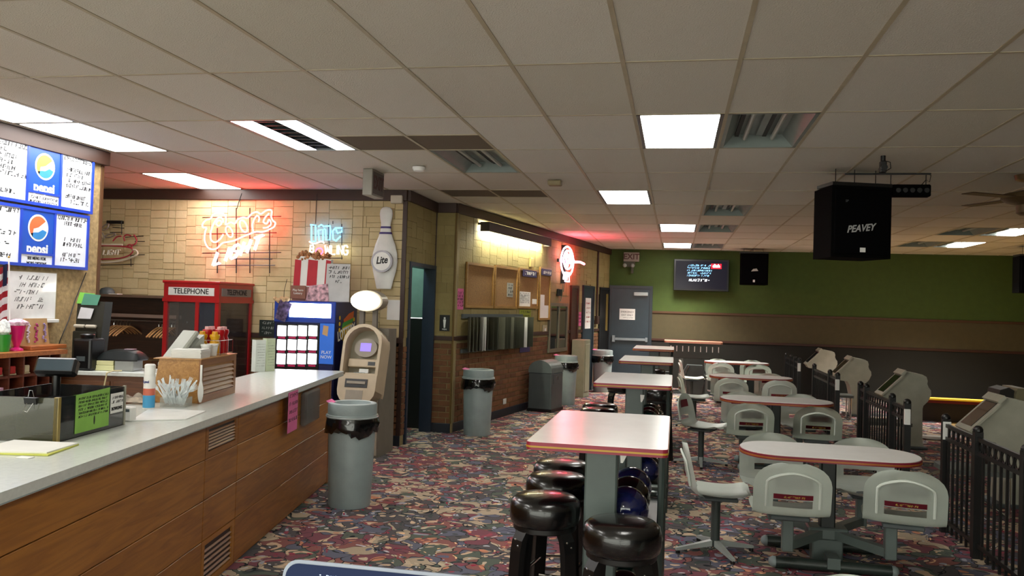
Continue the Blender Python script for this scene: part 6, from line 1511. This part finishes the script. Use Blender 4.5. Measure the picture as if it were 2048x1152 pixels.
# red neon on the side wall
un, zn = P_LEFT.at(1122, 523)
t = thing('side_neon_sign', 'bright red and white neon sign on the side wall', 'neon sign', P_LEFT.pt(un, zn, .0), P_LEFT.a)
uR_ = .42
MB().tube([(uR_*cos(a)*.9, -.12, .27*sin(a)) for a in [2*pi*k/20 for k in range(20)]], .016, 8, closed=True).build('white_tube', NWH, t, smooth=True)
NR2 = emis('strong red neon', (1.0, .05, .10), 55)
MB().tube([(-.25, -.14, .05), (-.1, -.14, .15), (.05, -.14, .05), (.2, -.14, .12), (.36, -.14, .02)], .018).tube([(-.2, -.14, -.08), (0, -.14, 0), (.3, -.14, -.05)], .018).tube([(.1, -.2, .0), (.5, -.22, .02), (.75, -.22, .0)], .02).build('red_tube', NR2, t, smooth=True)
MB().tube([(.26*cos(a), -.13, .03+.17*sin(a)) for a in [2*pi*k/16 for k in range(16)]], .016, 8, closed=True).build('white_tube', NWH, t, smooth=True)
MB().tube([(-.2, -.14, .16), (-.05, -.14, -.1), (.1, -.14, .16), (.25, -.14, -.1)], .018).build('white_tube', NWH, t, smooth=True)
for k in range(3): MB().tube([(-.2+k*.1, -.12, -.33), (-.16+k*.1, -.12, -.20)], .015).build('white_tube', NWH, t)
MB().tube([(-.1, -.12, -.2), (.15, -.12, -.2), (.15, -.12, -.36), (-.1, -.12, -.36)], .014, closed=True).build('white_tube', NWH, t, smooth=True)
MB().box(-.4, .4, -.09, -.05, -.03, .03).box(-.03, .03, -.09, 0, -.4, .3).build('frame', M_BLACK, t); MB().tube([(0, -.05, -.4), (.03, -.03, -.6), (-.02, -.02, -.72)], .006).tube([(.08, -.05, -.4), (.1, -.03, -.55)], .006).build('cord', mat('green cord', '3c6a58', .5), t)
# ---- trash cans
def trash(loc, label, rz=0, pink=True):
    t = thing('trash_can', label, 'trash can', loc, rz, 'grey round trash cans'); h = .70
    MB().lathe([(.168, 0), (.172, .02), (.195, .70), (.19, .71)], n=36).build('body', M_GREY, t, smooth=True)
    L = MB(); n = 36; rr_ = random.Random(4)
    prof = [(.203, .745), (.212, .70), (.222, .66), (.218, .615), (.200, .60)]
    rings = []
    for j, (r_, z_) in enumerate(prof):
        rings.append([L.b.verts.new(((r_+rr_.uniform(-.007, .010)*(j > 0))*cos(2*pi*i/n), (r_+rr_.uniform(-.007, .010)*(j > 0))*sin(2*pi*i/n), z_+(rr_.uniform(-.02, .02)+.022*sin(i*.55) if j > 1 else 0))) for i in range(n)])
    for a, b in zip(rings, rings[1:]):
        for i in range(n): L.b.faces.new((a[i], a[(i+1) % n], b[(i+1) % n], b[i]))
    L.build('bin_liner', mat('black bin bag', '0b0b0c', .18, coat=.5), t, smooth=True)
    MB().lathe([(.205, .72), (.212, .725), (.212, .745), (.200, .75), (.200, .83), (.195, .84), (.17, .845), (.15, .84), (.13, .79), (.10, .76), (.0, .76)], n=36, cap=False).build('lid', M_GREY, t, smooth=True)
    MB().lathe([(.208, .742), (.2145, .735), (.2145, .728), (.208, .722)], n=36, cap=False).build('lid_rim', mat('pale rim', 'aab4b4', .3), t, smooth=True)
    if pink:
        o = MB().prism([(-.02, -.04), (.03, -.04), (.02, .05), (-.03, .05)], 0, .003).build('pink_slip', M_PINK, t, label='pink paper slip on the rim'); o.location = (-.165, -.06, .845); o.rotation_euler = (.2, -.35, .6)
    return t
tr = trash((-2.60, 6.56, 0), 'nearest grey trash can with black liner at the end of the counter')
copy_tree(tr, (-2.49, 10.60, 0), .3, 'grey trash can before the brick wall, left of the domed bin')
copy_tree(tr, (-1.86, 14.55, 0), .1, 'grey trash can right behind the domed bin')
copy_tree(tr, (-1.43, 17.0, 0), .2, 'grey trash can beside the slate exit door')
# domed recycling bin
aw = P_LEFT.a
t = thing('domed_bin', 'dark grey domed litter bin before the brick wall', 'bin', (-2.30, 13.30, 0), aw-pi/2-.05)
Wd, Dd = .40, .52
MB().box(0, Wd, 0, Dd, 0, .62, bev=.02, seg=2).build('body', M_DGREY, t)
dm = [(0, .62)]+[(Wd/2-Wd/2*cos(a), .66+.16*sin(a)) for a in [pi*k/12 for k in range(13)]]+[(Wd, .62)]
MB().prism(dm, -.005, Dd+.005, 'y').build('dome', mat('dome grey', '5e6868', .45), t)
MB().box(Wd-.0, Wd+.006, .08, Dd-.08, .45, .6).build('flap', M_DGREY, t); MB().box(Wd+.0, Wd+.012, Dd*.4, Dd*.55, .50, .56, bev=.003).build('latch', M_CHROME, t)
MB().box(-.01, Wd+.01, -.01, Dd+.01, 0, .05).build('plinth', M_BLACK, t)

for o in bpy.data.objects:
    if o.name.split('.')[0] in ('writing', 'handwriting', 'small_print', 'screen_text', 'header_text', 'handwriting'): o['kind'] = 'stuff'
